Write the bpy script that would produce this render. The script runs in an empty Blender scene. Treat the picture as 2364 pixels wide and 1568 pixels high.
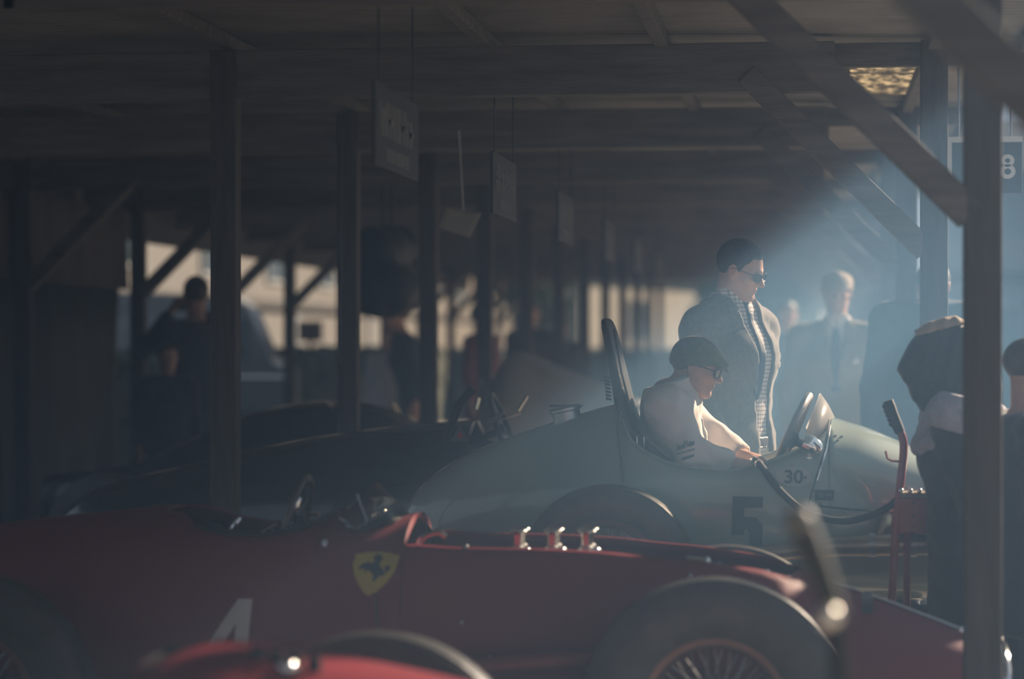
import bpy, bmesh, math, random
import numpy as np
from mathutils import Vector, Matrix
random.seed(7); rng = np.random.default_rng(7)
SC = bpy.context.scene
COL = SC.collection
R_ = math.radians

# ------------------------------------------------------------------ camera, sky, sun, exposure
CAM_H = 1.37
YAW = math.atan((1865 - 1182) / 5581)      # the shelter runs towards a point right of the frame centre
FPX = 2364 * 85 / 36
HORIZON = 788
cs, sn = math.cos(YAW), math.sin(YAW)
cam = bpy.data.cameras.new('camera'); camo = bpy.data.objects.new('camera', cam); COL.objects.link(camo)
camo.location = (0, 0, CAM_H); camo.rotation_euler = (math.pi / 2, 0, YAW)
cam.lens = 85; cam.sensor_width = 36; cam.shift_y = 4 / 2364
cam.clip_end = 400; cam.clip_start = 0.05
cam.dof.use_dof = True; cam.dof.focus_distance = 8.75; cam.dof.aperture_fstop = 1.45
SC.camera = camo

world = bpy.data.worlds.new('world'); SC.world = world; world.use_nodes = True
bg = world.node_tree.nodes['Background']
bg.inputs[0].default_value = (0.54, 0.66, 0.85, 1); bg.inputs[1].default_value = 0.48

SUNV = Vector((1.0, 1.2, 0.78)).normalized()
sl = bpy.data.lights.new('sun', 'SUN'); so = bpy.data.objects.new('sun', sl); COL.objects.link(so)
sl.energy = 11.5; sl.angle = R_(1.6); sl.color = (1.0, 0.84, 0.68)
so.location = (20, 10, 16); so.rotation_euler = SUNV.to_track_quat('Z', 'Y').to_euler()

SC.view_settings.view_transform = 'Standard'; SC.view_settings.look = 'None'
SC.view_settings.exposure = 0.0; SC.view_settings.gamma = 1.0; SC.view_settings.use_curve_mapping = False
SC.cycles.max_bounces = 5; SC.cycles.volume_bounces = 0; SC.cycles.use_denoising = True; SC.cycles.adaptive_threshold = 0.02
SC.cycles.sample_clamp_indirect = 3.0; SC.cycles.caustics_reflective = False; SC.cycles.caustics_refractive = False
SC.cycles.volume_step_rate = 3.0; SC.cycles.volume_max_steps = 64

# ------------------------------------------------------------------ helpers
def at(px, py, zc):
    """world point seen at a photo pixel at camera depth zc"""
    xc = (px - 1182) / FPX * zc
    return Vector((xc * cs - zc * sn, xc * sn + zc * cs, CAM_H + (HORIZON - py) / FPX * zc))
def onY(px, py, Y):
    """(X, z) where the photo pixel meets the plane at shelter depth Y"""
    t = (px - 1182) / FPX
    X = Y * (t * cs - sn) / (cs + t * sn)
    return X, CAM_H + (HORIZON - py) / FPX * (-X * sn + Y * cs)

MATS = {}
def mat(name, col, rough=0.6, metal=0.0, var=0.12, scale=6.0, bump=0.0, coat=0.0, spec=0.5, trans=0.0, ior=1.45, sheen=0.0, bscale=None, stretch=None, alpha=1.0):
    if name in MATS: return MATS[name]
    m = bpy.data.materials.new(name); m.use_nodes = True
    nt = m.node_tree; b = nt.nodes['Principled BSDF']; L = nt.links.new
    b.inputs['Roughness'].default_value = rough; b.inputs['Metallic'].default_value = metal
    b.inputs['Coat Weight'].default_value = coat; b.inputs['Coat Roughness'].default_value = 0.06
    b.inputs['Specular IOR Level'].default_value = spec
    b.inputs['Transmission Weight'].default_value = trans; b.inputs['IOR'].default_value = ior
    b.inputs['Sheen Weight'].default_value = sheen
    b.inputs['Alpha'].default_value = alpha
    tc = nt.nodes.new('ShaderNodeTexCoord'); src = tc.outputs['Object']
    if stretch:
        mp = nt.nodes.new('ShaderNodeMapping'); mp.inputs['Scale'].default_value = stretch
        L(src, mp.inputs['Vector']); src = mp.outputs['Vector']
    n = nt.nodes.new('ShaderNodeTexNoise'); n.inputs['Scale'].default_value = scale; n.inputs['Detail'].default_value = 5
    L(src, n.inputs['Vector'])
    r = nt.nodes.new('ShaderNodeMapRange'); r.inputs['From Min'].default_value = 0.3; r.inputs['From Max'].default_value = 0.7
    r.inputs['To Min'].default_value = 1 - var; r.inputs['To Max'].default_value = 1 + var
    L(n.outputs['Fac'], r.inputs['Value'])
    mx = nt.nodes.new('ShaderNodeVectorMath'); mx.operation = 'SCALE'; mx.inputs[0].default_value = col[:3]
    L(r.outputs[0], mx.inputs['Scale']); L(mx.outputs[0], b.inputs['Base Color'])
    if bump:
        n2 = nt.nodes.new('ShaderNodeTexNoise'); n2.inputs['Scale'].default_value = bscale or scale * 5; n2.inputs['Detail'].default_value = 4
        L(src, n2.inputs['Vector'])
        bp = nt.nodes.new('ShaderNodeBump'); bp.inputs['Strength'].default_value = bump; bp.inputs['Distance'].default_value = 0.01
        L(n2.outputs['Fac'], bp.inputs['Height']); L(bp.outputs[0], b.inputs['Normal'])
    MATS[name] = m
    return m

def translucent(name, col):
    m = bpy.data.materials.new(name); m.use_nodes = True; nt = m.node_tree; b = nt.nodes['Principled BSDF']; b.inputs['Base Color'].default_value = (*col, 1); b.inputs['Roughness'].default_value = 0.3
    t = nt.nodes.new('ShaderNodeBsdfTranslucent'); t.inputs[0].default_value = (*col, 1); x = nt.nodes.new('ShaderNodeMixShader'); x.inputs[0].default_value = 0.85
    nt.links.new(b.outputs[0], x.inputs[1]); nt.links.new(t.outputs[0], x.inputs[2]); nt.links.new(x.outputs[0], nt.nodes['Material Output'].inputs[0]); MATS[name] = m
    return m
def check_mat(name, base, line, period, width, rough=0.9, axes=(1, 2)):
    """woven check: lines of one colour crossing on a base colour, in object space"""
    if name in MATS: return MATS[name]
    m = bpy.data.materials.new(name); m.use_nodes = True
    nt = m.node_tree; b = nt.nodes['Principled BSDF']; L = nt.links.new
    b.inputs['Roughness'].default_value = rough
    tc = nt.nodes.new('ShaderNodeTexCoord'); sp = nt.nodes.new('ShaderNodeSeparateXYZ'); L(tc.outputs['Object'], sp.inputs[0])
    prev = None
    for a in axes:
        md = nt.nodes.new('ShaderNodeMath'); md.operation = 'PINGPONG'; md.inputs[1].default_value = period / 2
        L(sp.outputs[a], md.inputs[0])
        lt = nt.nodes.new('ShaderNodeMath'); lt.operation = 'LESS_THAN'; lt.inputs[1].default_value = width / 2
        L(md.outputs[0], lt.inputs[0])
        if prev is None: prev = lt.outputs[0]
        else:
            ad = nt.nodes.new('ShaderNodeMath'); ad.operation = 'ADD'; L(prev, ad.inputs[0]); L(lt.outputs[0], ad.inputs[1]); prev = ad.outputs[0]
    hf = nt.nodes.new('ShaderNodeMath'); hf.operation = 'MULTIPLY'; hf.inputs[1].default_value = 0.62; hf.use_clamp = True; L(prev, hf.inputs[0])
    mx = nt.nodes.new('ShaderNodeMix'); mx.data_type = 'RGBA'; L(hf.outputs[0], mx.inputs['Factor'])
    mx.inputs['A'].default_value = (*base, 1); mx.inputs['B'].default_value = (*line, 1)
    L(mx.outputs['Result'], b.inputs['Base Color'])
    MATS[name] = m
    return m

class MB:
    def __init__(s): s.v = []; s.f = []
    def add(s, vs, fs):
        o = len(s.v); s.v += [tuple(v) for v in vs]; s.f += [tuple(i + o for i in f) for f in fs]; return s
    def box(s, lo, hi, M=None):
        x0, y0, z0 = lo; x1, y1, z1 = hi
        vs = [(x0,y0,z0),(x1,y0,z0),(x1,y1,z0),(x0,y1,z0),(x0,y0,z1),(x1,y0,z1),(x1,y1,z1),(x0,y1,z1)]
        if M: vs = [M @ Vector(v) for v in vs]
        return s.add(vs, [(3,2,1,0),(4,5,6,7),(0,1,5,4),(1,2,6,5),(2,3,7,6),(3,0,4,7)])
    def rbox(s, lo, hi, r=0.01, M=None):
        """box with chamfered edges"""
        c = [(a + b) / 2 for a, b in zip(lo, hi)]; h = [(b - a) / 2 for a, b in zip(lo, hi)]
        bm = bmesh.new(); bmesh.ops.create_cube(bm, size=2)
        for v in bm.verts: v.co = Vector((v.co.x * h[0] + c[0], v.co.y * h[1] + c[1], v.co.z * h[2] + c[2]))
        bmesh.ops.bevel(bm, geom=list(bm.edges), offset=r, segments=2, affect='EDGES', profile=0.5)
        bm.verts.index_update()
        vs = [(M @ v.co if M else v.co.copy()) for v in bm.verts]; fs = [[v.index for v in f.verts] for f in bm.faces]; bm.free()
        return s.add(vs, fs)
    def bar(s, a, b, w, h, up=(0, 0, 1), r=0.004):
        """squared timber from a to b"""
        a = Vector(a); b = Vector(b); d = (b - a); Ln = d.length; d.normalize()
        u = Vector(up); sd = d.cross(u)
        if sd.length < 1e-4: sd = d.cross(Vector((1, 0, 0)))
        sd.normalize(); u = sd.cross(d)
        M = Matrix((( d.x, sd.x, u.x, a.x), (d.y, sd.y, u.y, a.y), (d.z, sd.z, u.z, a.z), (0, 0, 0, 1)))
        return s.rbox((0, -w / 2, -h / 2), (Ln, w / 2, h / 2), r, M)
    def rings(s, rings, close=True, cap0=True, cap1=True):
        n = len(rings[0]); vs = [p for r in rings for p in r]; fs = []
        m = n if close else n - 1
        for i in range(len(rings) - 1):
            for j in range(m):
                k = (j + 1) % n
                fs.append((i*n+j, i*n+k, (i+1)*n+k, (i+1)*n+j))
        if cap0 and close: fs.append(tuple(range(n - 1, -1, -1)))
        if cap1 and close: fs.append(tuple((len(rings)-1)*n + j for j in range(n)))
        return s.add(vs, fs)
    def tube(s, pts, r, n=10, cap=True, flat=1.0):
        pts = [Vector(p) for p in pts]; rs = r if isinstance(r, (list, tuple)) else [r] * len(pts)
        out = []; pu = None
        for i, p in enumerate(pts):
            d = (pts[min(i+1, len(pts)-1)] - pts[max(i-1, 0)]).normalized()
            if pu is None:
                pu = d.cross(Vector((0, 0, 1)))
                if pu.length < 1e-3: pu = d.cross(Vector((0, 1, 0)))
                pu.normalize()
            pu = (pu - d * pu.dot(d)).normalized(); w = d.cross(pu)
            out.append([p + (pu * math.cos(a) + w * math.sin(a) * flat) * rs[i] for a in [2*math.pi*k/n for k in range(n)]])
        return s.rings(out, True, cap, cap)
    def lathe(s, prof, c=(0, 0, 0), axis=(0, 0, 1), n=32, closed=False):
        """prof: (radius, height along axis)"""
        c = Vector(c); a = Vector(axis).normalized(); u = a.orthogonal().normalized(); w = a.cross(u)
        rs = [[c + a * h + (u * math.cos(t) + w * math.sin(t)) * r for t in [2*math.pi*k/n for k in range(n)]] for r, h in prof]
        if closed: rs.append(rs[0])
        return s.rings(rs, True, False, False)
    def sphere(s, c, r, n=16, sc=(1, 1, 1)):
        c = Vector(c)
        prof = [(max(1e-4, math.sin(math.pi*i/n)) , -math.cos(math.pi*i/n)) for i in range(n + 1)]
        o = len(s.v); s.lathe(prof, n=n * 2)
        for i in range(o, len(s.v)):
            v = s.v[i]; s.v[i] = (c.x + v[0]*r*sc[0], c.y + v[1]*r*sc[1], c.z + v[2]*r*sc[2])
        return s
    def torus(s, c, R, r, axis=(0, 0, 1), n=48, m=10, flat=1.0):
        prof = [(R + r*math.cos(2*math.pi*k/m), flat*r*math.sin(2*math.pi*k/m)) for k in range(m)]
        return s.lathe(prof, c, axis, n, closed=True)
    def plate(s, poly, f0, f1):
        """polygon (2-D points) given thickness: f0, f1 map (a,b) to the two faces"""
        n = len(poly); vs = [f0(*p) for p in poly] + [f1(*p) for p in poly]
        fs = [tuple(range(n - 1, -1, -1)), tuple(range(n, 2*n))] + [(i, (i+1) % n, n + (i+1) % n, n + i) for i in range(n)]
        return s.add(vs, fs)
    def xf(s, M): s.v = [tuple(M @ Vector(v)) for v in s.v]; return s
    def build(s, name, m, parent=None, smooth=True, angle=35, loc=None, rot=None):
        me = bpy.data.meshes.new(name); me.from_pydata(s.v, [], s.f); me.validate(); me.update()
        bm = bmesh.new(); bm.from_mesh(me); bmesh.ops.recalc_face_normals(bm, faces=bm.faces); bm.to_mesh(me); bm.free()
        if smooth:
            me.shade_smooth()
            if angle < 180: me.set_sharp_from_angle(angle=R_(angle))
        return link(name, me, m, parent, loc, rot)

def link(name, me, m, parent=None, loc=None, rot=None):
    o = bpy.data.objects.new(name, me); COL.objects.link(o)
    if m is not None and len(me.materials) == 0: me.materials.append(m)
    if parent is not None: o.parent = parent
    if loc is not None: o.location = loc
    if rot is not None: o.rotation_euler = rot
    return o
def tag(o, label=None, cat=None, group=None, kind=None):
    if label: o['label'] = label
    if cat: o['category'] = cat
    if group: o['group'] = group
    if kind: o['kind'] = kind
    return o
def thing(name, label, cat, loc=(0, 0, 0), rotz=0, group=None, kind=None):
    o = bpy.data.objects.new(name, None); COL.objects.link(o); o.location = loc; o.rotation_euler = (0, 0, rotz)
    o.empty_display_size = 0.1
    return tag(o, label, cat, group, kind)
def part_empty(name, parent, loc=(0, 0, 0), rot=(0, 0, 0)):
    o = bpy.data.objects.new(name, None); COL.objects.link(o); o.parent = parent; o.location = loc; o.rotation_euler = rot
    o.empty_display_size = 0.05
    return o
def clone(o, parent=None):
    c = o.copy(); COL.objects.link(c); c.parent = parent
    for ch in [k for k in bpy.data.objects if k.parent == o]: clone(ch, c)
    return c
def subdiv(o, lv=1):
    m = o.modifiers.new('sub', 'SUBSURF'); m.levels = lv; m.render_levels = lv; return o
def solid(o, t, off=-1):
    m = o.modifiers.new('sol', 'SOLIDIFY'); m.thickness = t; m.offset = off; return o

# ------------------------------------------------------------------ implicit surfaces (for bodies, clothes and soft shapes)
def V3(p): return np.array(p, dtype=np.float32)
def cone(P, a, b, ra, rb, L=None, k=1.0):
    """tapered capsule; L,k: widen it k times along the unit direction L"""
    a = V3(a); b = V3(b); x = P[0]-a[0]; y = P[1]-a[1]; z = P[2]-a[2]; d = b - a
    if L is not None and k != 1.0:
        L = V3(L); q = (x*L[0] + y*L[1] + z*L[2]) * (1 - 1/k)
        x = x - q*L[0]; y = y - q*L[1]; z = z - q*L[2]
        d = d - L * float(d @ L) * (1 - 1/k)
    dd = float(d @ d) + 1e-9
    t = np.clip((x*d[0] + y*d[1] + z*d[2]) / dd, 0, 1)
    return np.sqrt((x-t*d[0])**2 + (y-t*d[1])**2 + (z-t*d[2])**2) - (ra + t*(rb-ra))
def ell(P, c, r, M=None):
    q = [P[i]-c[i] for i in range(3)]
    if M is not None: q = [M[i][0]*q[0] + M[i][1]*q[1] + M[i][2]*q[2] for i in range(3)]
    k0 = np.sqrt(sum((q[i]/r[i])**2 for i in range(3))); k1 = np.sqrt(sum((q[i]/r[i]**2)**2 for i in range(3))) + 1e-6
    return k0*(k0-1)/k1
def smin(a, b, k=0.03):
    h = np.clip(0.5 + 0.5*(b-a)/k, 0, 1); return b + (a-b)*h - k*h*(1-h)
def smax(a, b, k=0.01): return -smin(-a, -b, k)
def half(P, p, n):
    n = V3(n); n = n/np.linalg.norm(n); return (P[0]-p[0])*n[0] + (P[1]-p[1])*n[1] + (P[2]-p[2])*n[2]
def poly2(A, B, pts):
    """signed distance to a polygon in two of the coordinates"""
    pts = np.array(pts, dtype=np.float32); n = len(pts)
    d = np.full(A.shape, 1e9, dtype=np.float32); s = np.ones(A.shape, dtype=np.float32)
    for i in range(n):
        p = pts[i]; q = pts[i-1]; ex, ey = q-p; wx = A-p[0]; wy = B-p[1]
        t = np.clip((wx*ex + wy*ey)/(ex*ex+ey*ey+1e-12), 0, 1)
        d = np.minimum(d, (wx-ex*t)**2 + (wy-ey*t)**2)
        c1 = B >= p[1]; c2 = B < q[1]; c3 = ex*wy > ey*wx
        s = np.where((c1 & c2 & c3) | (~c1 & ~c2 & ~c3), -s, s)
    return s*np.sqrt(d)
def nets(f, lo, hi, h):
    """surface of f=0 as quads (surface nets)"""
    ax = [np.arange(lo[i]-h, hi[i]+2*h, h, dtype=np.float32) for i in range(3)]
    G = np.meshgrid(*ax, indexing='ij'); F = np.asarray(f(G), dtype=np.float32)
    nx, ny, nz = F.shape; S = F < 0
    acc = np.zeros((nx-1, ny-1, nz-1, 3), np.float32); cnt = np.zeros((nx-1, ny-1, nz-1), np.float32)
    quads = []
    cid = np.arange((nx-1)*(ny-1)*(nz-1)).reshape(nx-1, ny-1, nz-1)
    for axis in range(3):
        a0 = [slice(None)]*3; a1 = [slice(None)]*3; a0[axis] = slice(0, -1); a1[axis] = slice(1, None)
        A = F[tuple(a0)]; B = F[tuple(a1)]
        I = np.argwhere(S[tuple(a0)] != S[tuple(a1)])
        if len(I) == 0: continue
        u, w = (axis+1) % 3, (axis+2) % 3
        I = I[(I[:, u] > 0) & (I[:, w] > 0) & (I[:, u] < F.shape[u]-1) & (I[:, w] < F.shape[w]-1)]
        fa = A[tuple(I.T)]; fb = B[tuple(I.T)]; t = fa/(fa-fb)
        pos = I.astype(np.float32); pos[:, axis] += t
        cells = []
        for du, dw in ((-1, -1), (0, -1), (0, 0), (-1, 0)):
            C = I.copy(); C[:, u] += du; C[:, w] += dw
            np.add.at(acc, tuple(C.T), pos); np.add.at(cnt, tuple(C.T), 1); cells.append(cid[tuple(C.T)])
        q = np.stack(cells, 1); fl = fa > 0; q[fl] = q[fl][:, ::-1]; quads.append(q)
    if not quads: return np.zeros((0, 3)), np.zeros((0, 4), int)
    Q = np.concatenate(quads); used = np.unique(Q); mp = np.full(cid.size, -1); mp[used] = np.arange(len(used))
    Pp = (acc.reshape(-1, 3)[used] / cnt.reshape(-1)[used][:, None]) * h + np.array([a[0] for a in ax])
    return Pp, mp[Q]
def sdf_obj(name, fs, m, parent=None):
    """fs: list of (f, lo, hi, h); all surfaces go into one mesh"""
    V = []; Fc = []; o = 0
    for f, lo, hi, h in fs:
        p, q = nets(f, lo, hi, h); V.append(p); Fc.append(q + o); o += len(p)
    V = np.concatenate(V); Fc = np.concatenate(Fc)
    me = bpy.data.meshes.new(name)
    me.vertices.add(len(V)); me.vertices.foreach_set('co', V.astype(np.float32).ravel())
    me.loops.add(len(Fc)*4); me.loops.foreach_set('vertex_index', Fc.astype(np.int32).ravel())
    me.polygons.add(len(Fc)); me.polygons.foreach_set('loop_start', np.arange(0, len(Fc)*4, 4, dtype=np.int32))
    me.update(calc_edges=True); me.validate(); me.shade_smooth()
    return link(name, me, m, parent)

def text_mesh(s, size, bold=0.0, shear=0.0, align='CENTER'):
    c = bpy.data.curves.new('text', 'FONT'); c.body = s; c.size = size; c.align_x = align; c.align_y = 'CENTER'; c.offset = bold; c.shear = shear
    o = bpy.data.objects.new('text', c); COL.objects.link(o)
    dg = bpy.context.evaluated_depsgraph_get(); me = bpy.data.meshes.new_from_object(o.evaluated_get(dg))
    v = [tuple(x.co) for x in me.vertices]; f = [tuple(p.vertices) for p in me.polygons]
    bpy.data.objects.remove(o); bpy.data.curves.remove(c); bpy.data.meshes.remove(me)
    return v, f
# ------------------------------------------------------------------ materials
WOOD = mat('stained_timber', (0.050, 0.042, 0.037), 0.75, var=0.35, scale=3, bump=0.35, stretch=(9, 9, 1))
WOODX = mat('stained_timber_beam', (0.115, 0.105, 0.10), 0.75, var=0.3, scale=3, bump=0.3, stretch=(1, 9, 9))
GALV = mat('galvanised_sheet', (0.23, 0.22, 0.21), 0.5, metal=0.3, var=0.25, scale=2.5, bump=0.1)
GROUND = mat('pale_concrete', (0.30, 0.27, 0.23), 0.85, var=0.3, scale=4, bump=0.5, bscale=140)
GRASS = mat('grass_ground', (0.07, 0.09, 0.045), 0.95, var=0.35, scale=1.5, bump=0.6, bscale=60)
SIGNB = mat('sign_board_dark', (0.012, 0.013, 0.015), 0.6)
SIGNT = mat('faded_lettering', (0.16, 0.16, 0.15), 0.7, var=0.1)
SIGNW = mat('sign_lettering_white', (0.72, 0.72, 0.70), 0.6, var=0.05)
RUBBER = mat('tyre_rubber', (0.05, 0.046, 0.042), 0.42, var=0.25, scale=12, bump=0.15)
CHROME = mat('chrome', (0.85, 0.85, 0.84), 0.12, metal=1.0, var=0.03)
STEEL = mat('dull_steel', (0.35, 0.35, 0.36), 0.35, metal=1.0, var=0.15)
ALU = mat('cast_aluminium', (0.5, 0.5, 0.5), 0.4, metal=0.9, var=0.15)
BLACK = mat('black_paint', (0.012, 0.012, 0.014), 0.35, var=0.2)
LEATHER = mat('black_leather', (0.014, 0.013, 0.013), 0.33, var=0.2, scale=20, bump=0.2)
GLASS = mat('clear_plastic_screen', (0.92, 0.95, 0.95), 0.03, trans=1.0, ior=1.2, var=0.01)
SKIN = mat('skin', (0.52, 0.30, 0.22), 0.5, var=0.12, scale=18, bump=0.08, bscale=120)

# ------------------------------------------------------------------ ground
floor = MB().box((-14, -6, -0.1), (14, 40, 0)).build('floor', GROUND, smooth=False)
tag(floor, 'pale concrete floor running under the whole shelter', 'floor', kind='structure')
lawn = MB().box((-60, 40, -0.14), (60, 130, -0.02)).build('ground', GRASS, smooth=False)
tag(lawn, 'rough grass ground beyond the end of the shelter', 'ground', kind='structure')

# ------------------------------------------------------------------ open timber shelter: three rows of posts, tie beams, braces, tin roof
ROWS = [6.67 + 2.54 * k for k in range(-2, 13)]
XR, XM, XL = 0.47, -2.25, -4.75
PW = 0.10; ZB, ZT = 2.31, 2.50
shed = thing('timber_shelter', 'long open timber shelter of posts, diagonal braces and tie beams', 'shelter', (XM, 6.67, 0), kind='structure')
def roof_z(x): return 2.505 + (0.06 if x > XM else 0.06) * (1 - abs(x - XM) / 3.2)
off = Vector(shed.location)
def frame(name, a, b, w, h, m, up=(0, 0, 1)):
    mb = MB().bar(Vector(a) - off, Vector(b) - off, w, h, up)
    return mb.build(name, m, shed, smooth=False)
post0 = MB().rbox((-PW/2, -PW/2, 0), (PW/2, PW/2, ZT), 0.006).build('post', WOOD, shed, smooth=False)
for yi, Y in enumerate(ROWS):
    for x in (XR, XM, XL):
        if Y < 2 and x > -3: continue
        if yi == 0 or (x == XM and yi < 3): continue
        o = post0 if (yi == 1 and x == XR) else clone(post0, shed)
        o.location = Vector((x, Y, 0)) - off
    # tie beam: two lengths meeting on the middle post, a hand wide, bolted either side
    frame('tie_beam', (XM - 0.02, Y, (ZB+ZT)/2), (0.10, Y, (ZB+ZT)/2), 0.075, ZT - ZB, WOODX)
    frame('outrigger', (0.02, Y + 0.06, ZT - 0.045), (0.84, Y + 0.06, ZT - 0.045), 0.05, 0.09, WOODX)
    frame('tie_beam', (-5.15, Y, (ZB+ZT)/2 - 0.02), (XM + 0.02, Y, (ZB+ZT)/2 - 0.001), 0.075, ZT - ZB, WOODX)
    if yi > 0:
        frame('brace', (XR - 0.03, Y, 1.71), (XR - 0.70, Y, 2.38), 0.085, 0.10, WOODX, up=(0, 1, 0))
        frame('brace', (XL + 0.03, Y, 1.71), (XL + 0.70, Y, 2.38), 0.085, 0.10, WOODX, up=(0, 1, 0))
for x in (0.81, XR, -0.55, -1.22, XM, -3.5, XL, -5.15):
    frame('purlin', (x, 0.5, roof_z(x) - 0.028 + 0.0), (x, ROWS[-1] + 0.5, roof_z(x) - 0.028), 0.05, 0.05, WOODX)
frame('purlin', (-5.22, 8, 2.35), (-5.22, ROWS[-1] + 0.4, 2.35), 0.03, 0.40, WOODX)

ceil = thing('ceiling', 'dark corrugated tin roof of overlapping sheets seen from below', 'ceiling', (XM, 6.67, 2.5), kind='structure')
co = Vector(ceil.location)
def sheet_mesh(x0, x1, wdt):
    rows_ = []
    nw = 12; npw = 6
    for t in (0, 0.5, 1):
        x = x0 + (x1 - x0) * t
        rows_.append([(x, wdt * i / (nw*npw), roof_z(x) + 0.010 + 0.009 * math.sin(2*math.pi*i/npw)) for i in range(nw*npw + 1)])
    mb = MB(); mb.rings(rows_, close=False)
    mb.v = [(v[0] - co.x, v[1], v[2] - co.z) for v in mb.v]
    me = bpy.data.meshes.new('corrugated_sheet'); me.from_pydata(mb.v, [], mb.f); me.shade_smooth(); me.materials.append(GALV)
    return me
sm = [sheet_mesh(XM - 0.06, 0.87, 0.93), sheet_mesh(-5.25, XM + 0.06, 0.93)]
ny = int((ROWS[-1] + 0.6 + 3) / 0.9)
for i in range(ny):
    for k in range(2):
        if i in (14, 15) and k == 0: continue
        o = link('corrugated_sheet', sm[k], None, ceil, (0, -3 + i * 0.9 - co.y, 0.002 * (i % 2)))
        if i == 0 and k == 0: solid(o, 0.0015)

# one bay by the eave is roofed with a dirty see-through sheet
RL_ = bpy.data.materials.new('dirty_rooflight'); RL_.use_nodes = True; nt = RL_.node_tree; L = nt.links.new; pb_ = nt.nodes['Principled BSDF']
pb_.inputs['Base Color'].default_value = (0.10, 0.09, 0.07, 1); pb_.inputs['Roughness'].default_value = 0.5
tb = nt.nodes.new('ShaderNodeBsdfTranslucent'); tb.inputs[0].default_value = (0.55, 0.44, 0.26, 1); mxs = nt.nodes.new('ShaderNodeMixShader')
tcn = nt.nodes.new('ShaderNodeTexCoord'); nzn = nt.nodes.new('ShaderNodeTexNoise'); nzn.inputs['Scale'].default_value = 22; nzn.inputs['Detail'].default_value = 5; L(tcn.outputs['Object'], nzn.inputs['Vector'])
mrn = nt.nodes.new('ShaderNodeMapRange'); mrn.inputs['From Min'].default_value = 0.46; mrn.inputs['From Max'].default_value = 0.72; mrn.inputs['To Min'].default_value = 0.03; mrn.inputs['To Max'].default_value = 0.75; L(nzn.outputs['Fac'], mrn.inputs['Value'])
L(mrn.outputs[0], mxs.inputs[0]); L(pb_.outputs[0], mxs.inputs[1]); L(tb.outputs[0], mxs.inputs[2]); L(mxs.outputs[0], nt.nodes['Material Output'].inputs[0])
pcs = [sheet_mesh(XM - 0.06, 0.18, 0.93), sheet_mesh(0.16, 0.54, 0.93), sheet_mesh(0.52, 0.87, 0.93)]
pcs[1].materials.clear(); pcs[1].materials.append(RL_)
for i in (14, 15):
    for k, me_ in enumerate(pcs):
        o = link('rooflight_sheet' if k == 1 else 'corrugated_sheet', me_, None, ceil, (0, -3 + i * 0.9 - co.y, 0.002 if k != 1 else 0))
        if k == 1: tag(o, 'dirty see-through corrugated sheet glowing in the sun')

# ------------------------------------------------------------------ name boards along the middle of the roof (lettering too small to read: plain strokes)
ORD = ['nearest', 'second', 'third', 'fourth', 'fifth', 'sixth']
for i, zc in enumerate((7.2, 9.75, 12.2, 14.9, 17.4, 19.9)):
    p = at(1865 - 1.22 * FPX / zc, HORIZON - 0.62 * FPX / zc, zc)
    t = thing('name_board', f'dark name board with pale lettering hanging under the roof, {ORD[i]} of the receding row', 'sign', (p.x, p.y, p.z), group='name boards under the roof')
    MB().rbox((-0.012, -0.38, -0.12), (0.0, 0.38, 0.12), 0.003).build('board', SIGNB, t, smooth=False)
    r2 = random.Random(i + 3)
    mb = MB(); y = -0.32
    while y < 0.26:                                   # blurred upper line of writing: upright strokes
        w = r2.choice((0.018, 0.022, 0.03)); hh = r2.choice((0.10, 0.08, 0.10))
        mb.box((0.0, y, -0.03), (0.003, y + w, -0.03 + hh)); 
        if r2.random() < 0.5: mb.box((0.0, y, -0.03 + hh*0.4), (0.003, y + w + 0.03, -0.03 + hh*0.4 + 0.018))
        y += w + r2.choice((0.022, 0.03, 0.04))
    mb.build('lettering', SIGNT, t, smooth=False)
    mb = MB(); y = -0.20
    while y < 0.16:
        w = r2.choice((0.012, 0.02)); mb.box((0.0, y, -0.10), (0.003, y + w, -0.06)); y += w + 0.016
    mb.build('lettering', SIGNT, t, smooth=False)
    for yy in (-0.3, 0.3):
        MB().tube([(-0.006, yy, 0.12), (-0.006, yy, roof_z(p.x) - 0.05 - p.z)], 0.003, 6).build('hanger', BLACK, t)

# bay number plate on the sunny side
p = at(2274, 381, 9.45)
t = thing('bay_number_plate', 'dark square plate with a pale number 8 hung outside the posts', 'sign', tuple(p))
w, h = 170/FPX*9.45, 131/FPX*9.45
MB().rbox((-w/2, 0, -h/2), (w/2, 0.012, h/2), 0.003).build('board', mat('plate_dark_blue', (0.05, 0.07, 0.085), 0.5), t, smooth=False)
mb = MB()
mb.box((-w/2, -0.004, h/2-0.022), (w/2, 0.0, h/2)); mb.box((-w/2, -0.004, -h/2), (-w/2+0.016, 0.0, h/2-0.022))
mb.build('border', SIGNW, t, smooth=False)
mb = MB(); c8 = (2325-2274)/FPX*9.45
for zc8, ro, ri in ((0.020, 0.0245, 0.0095), (-0.0225, 0.0285, 0.0125)):
    n = 32; an = [2*math.pi*k/n for k in range(n + 1)]
    for y0 in (-0.004,):
        mb.rings([[(c8 + q*1.06*math.cos(t_), y0, zc8 - 0.004 + q*math.sin(t_)) for t_ in an] for q in (ri, ro)], close=False)
o = mb.build('numeral', SIGNW, t, smooth=False); solid(o, 0.003, 0)
for xx in (-w*0.35, w*0.35):
    MB().tube([(xx, 0.006, h/2), (xx, 0.006, 2.47 - p.z)], 0.004, 6).build('hanger', STEEL, t)
MB().bar((-0.16, 0.006, 2.48 - p.z), (0.2, 0.006, 2.48 - p.z), 0.03, 0.03).build('bracket', WOODX, t, smooth=False)

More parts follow.
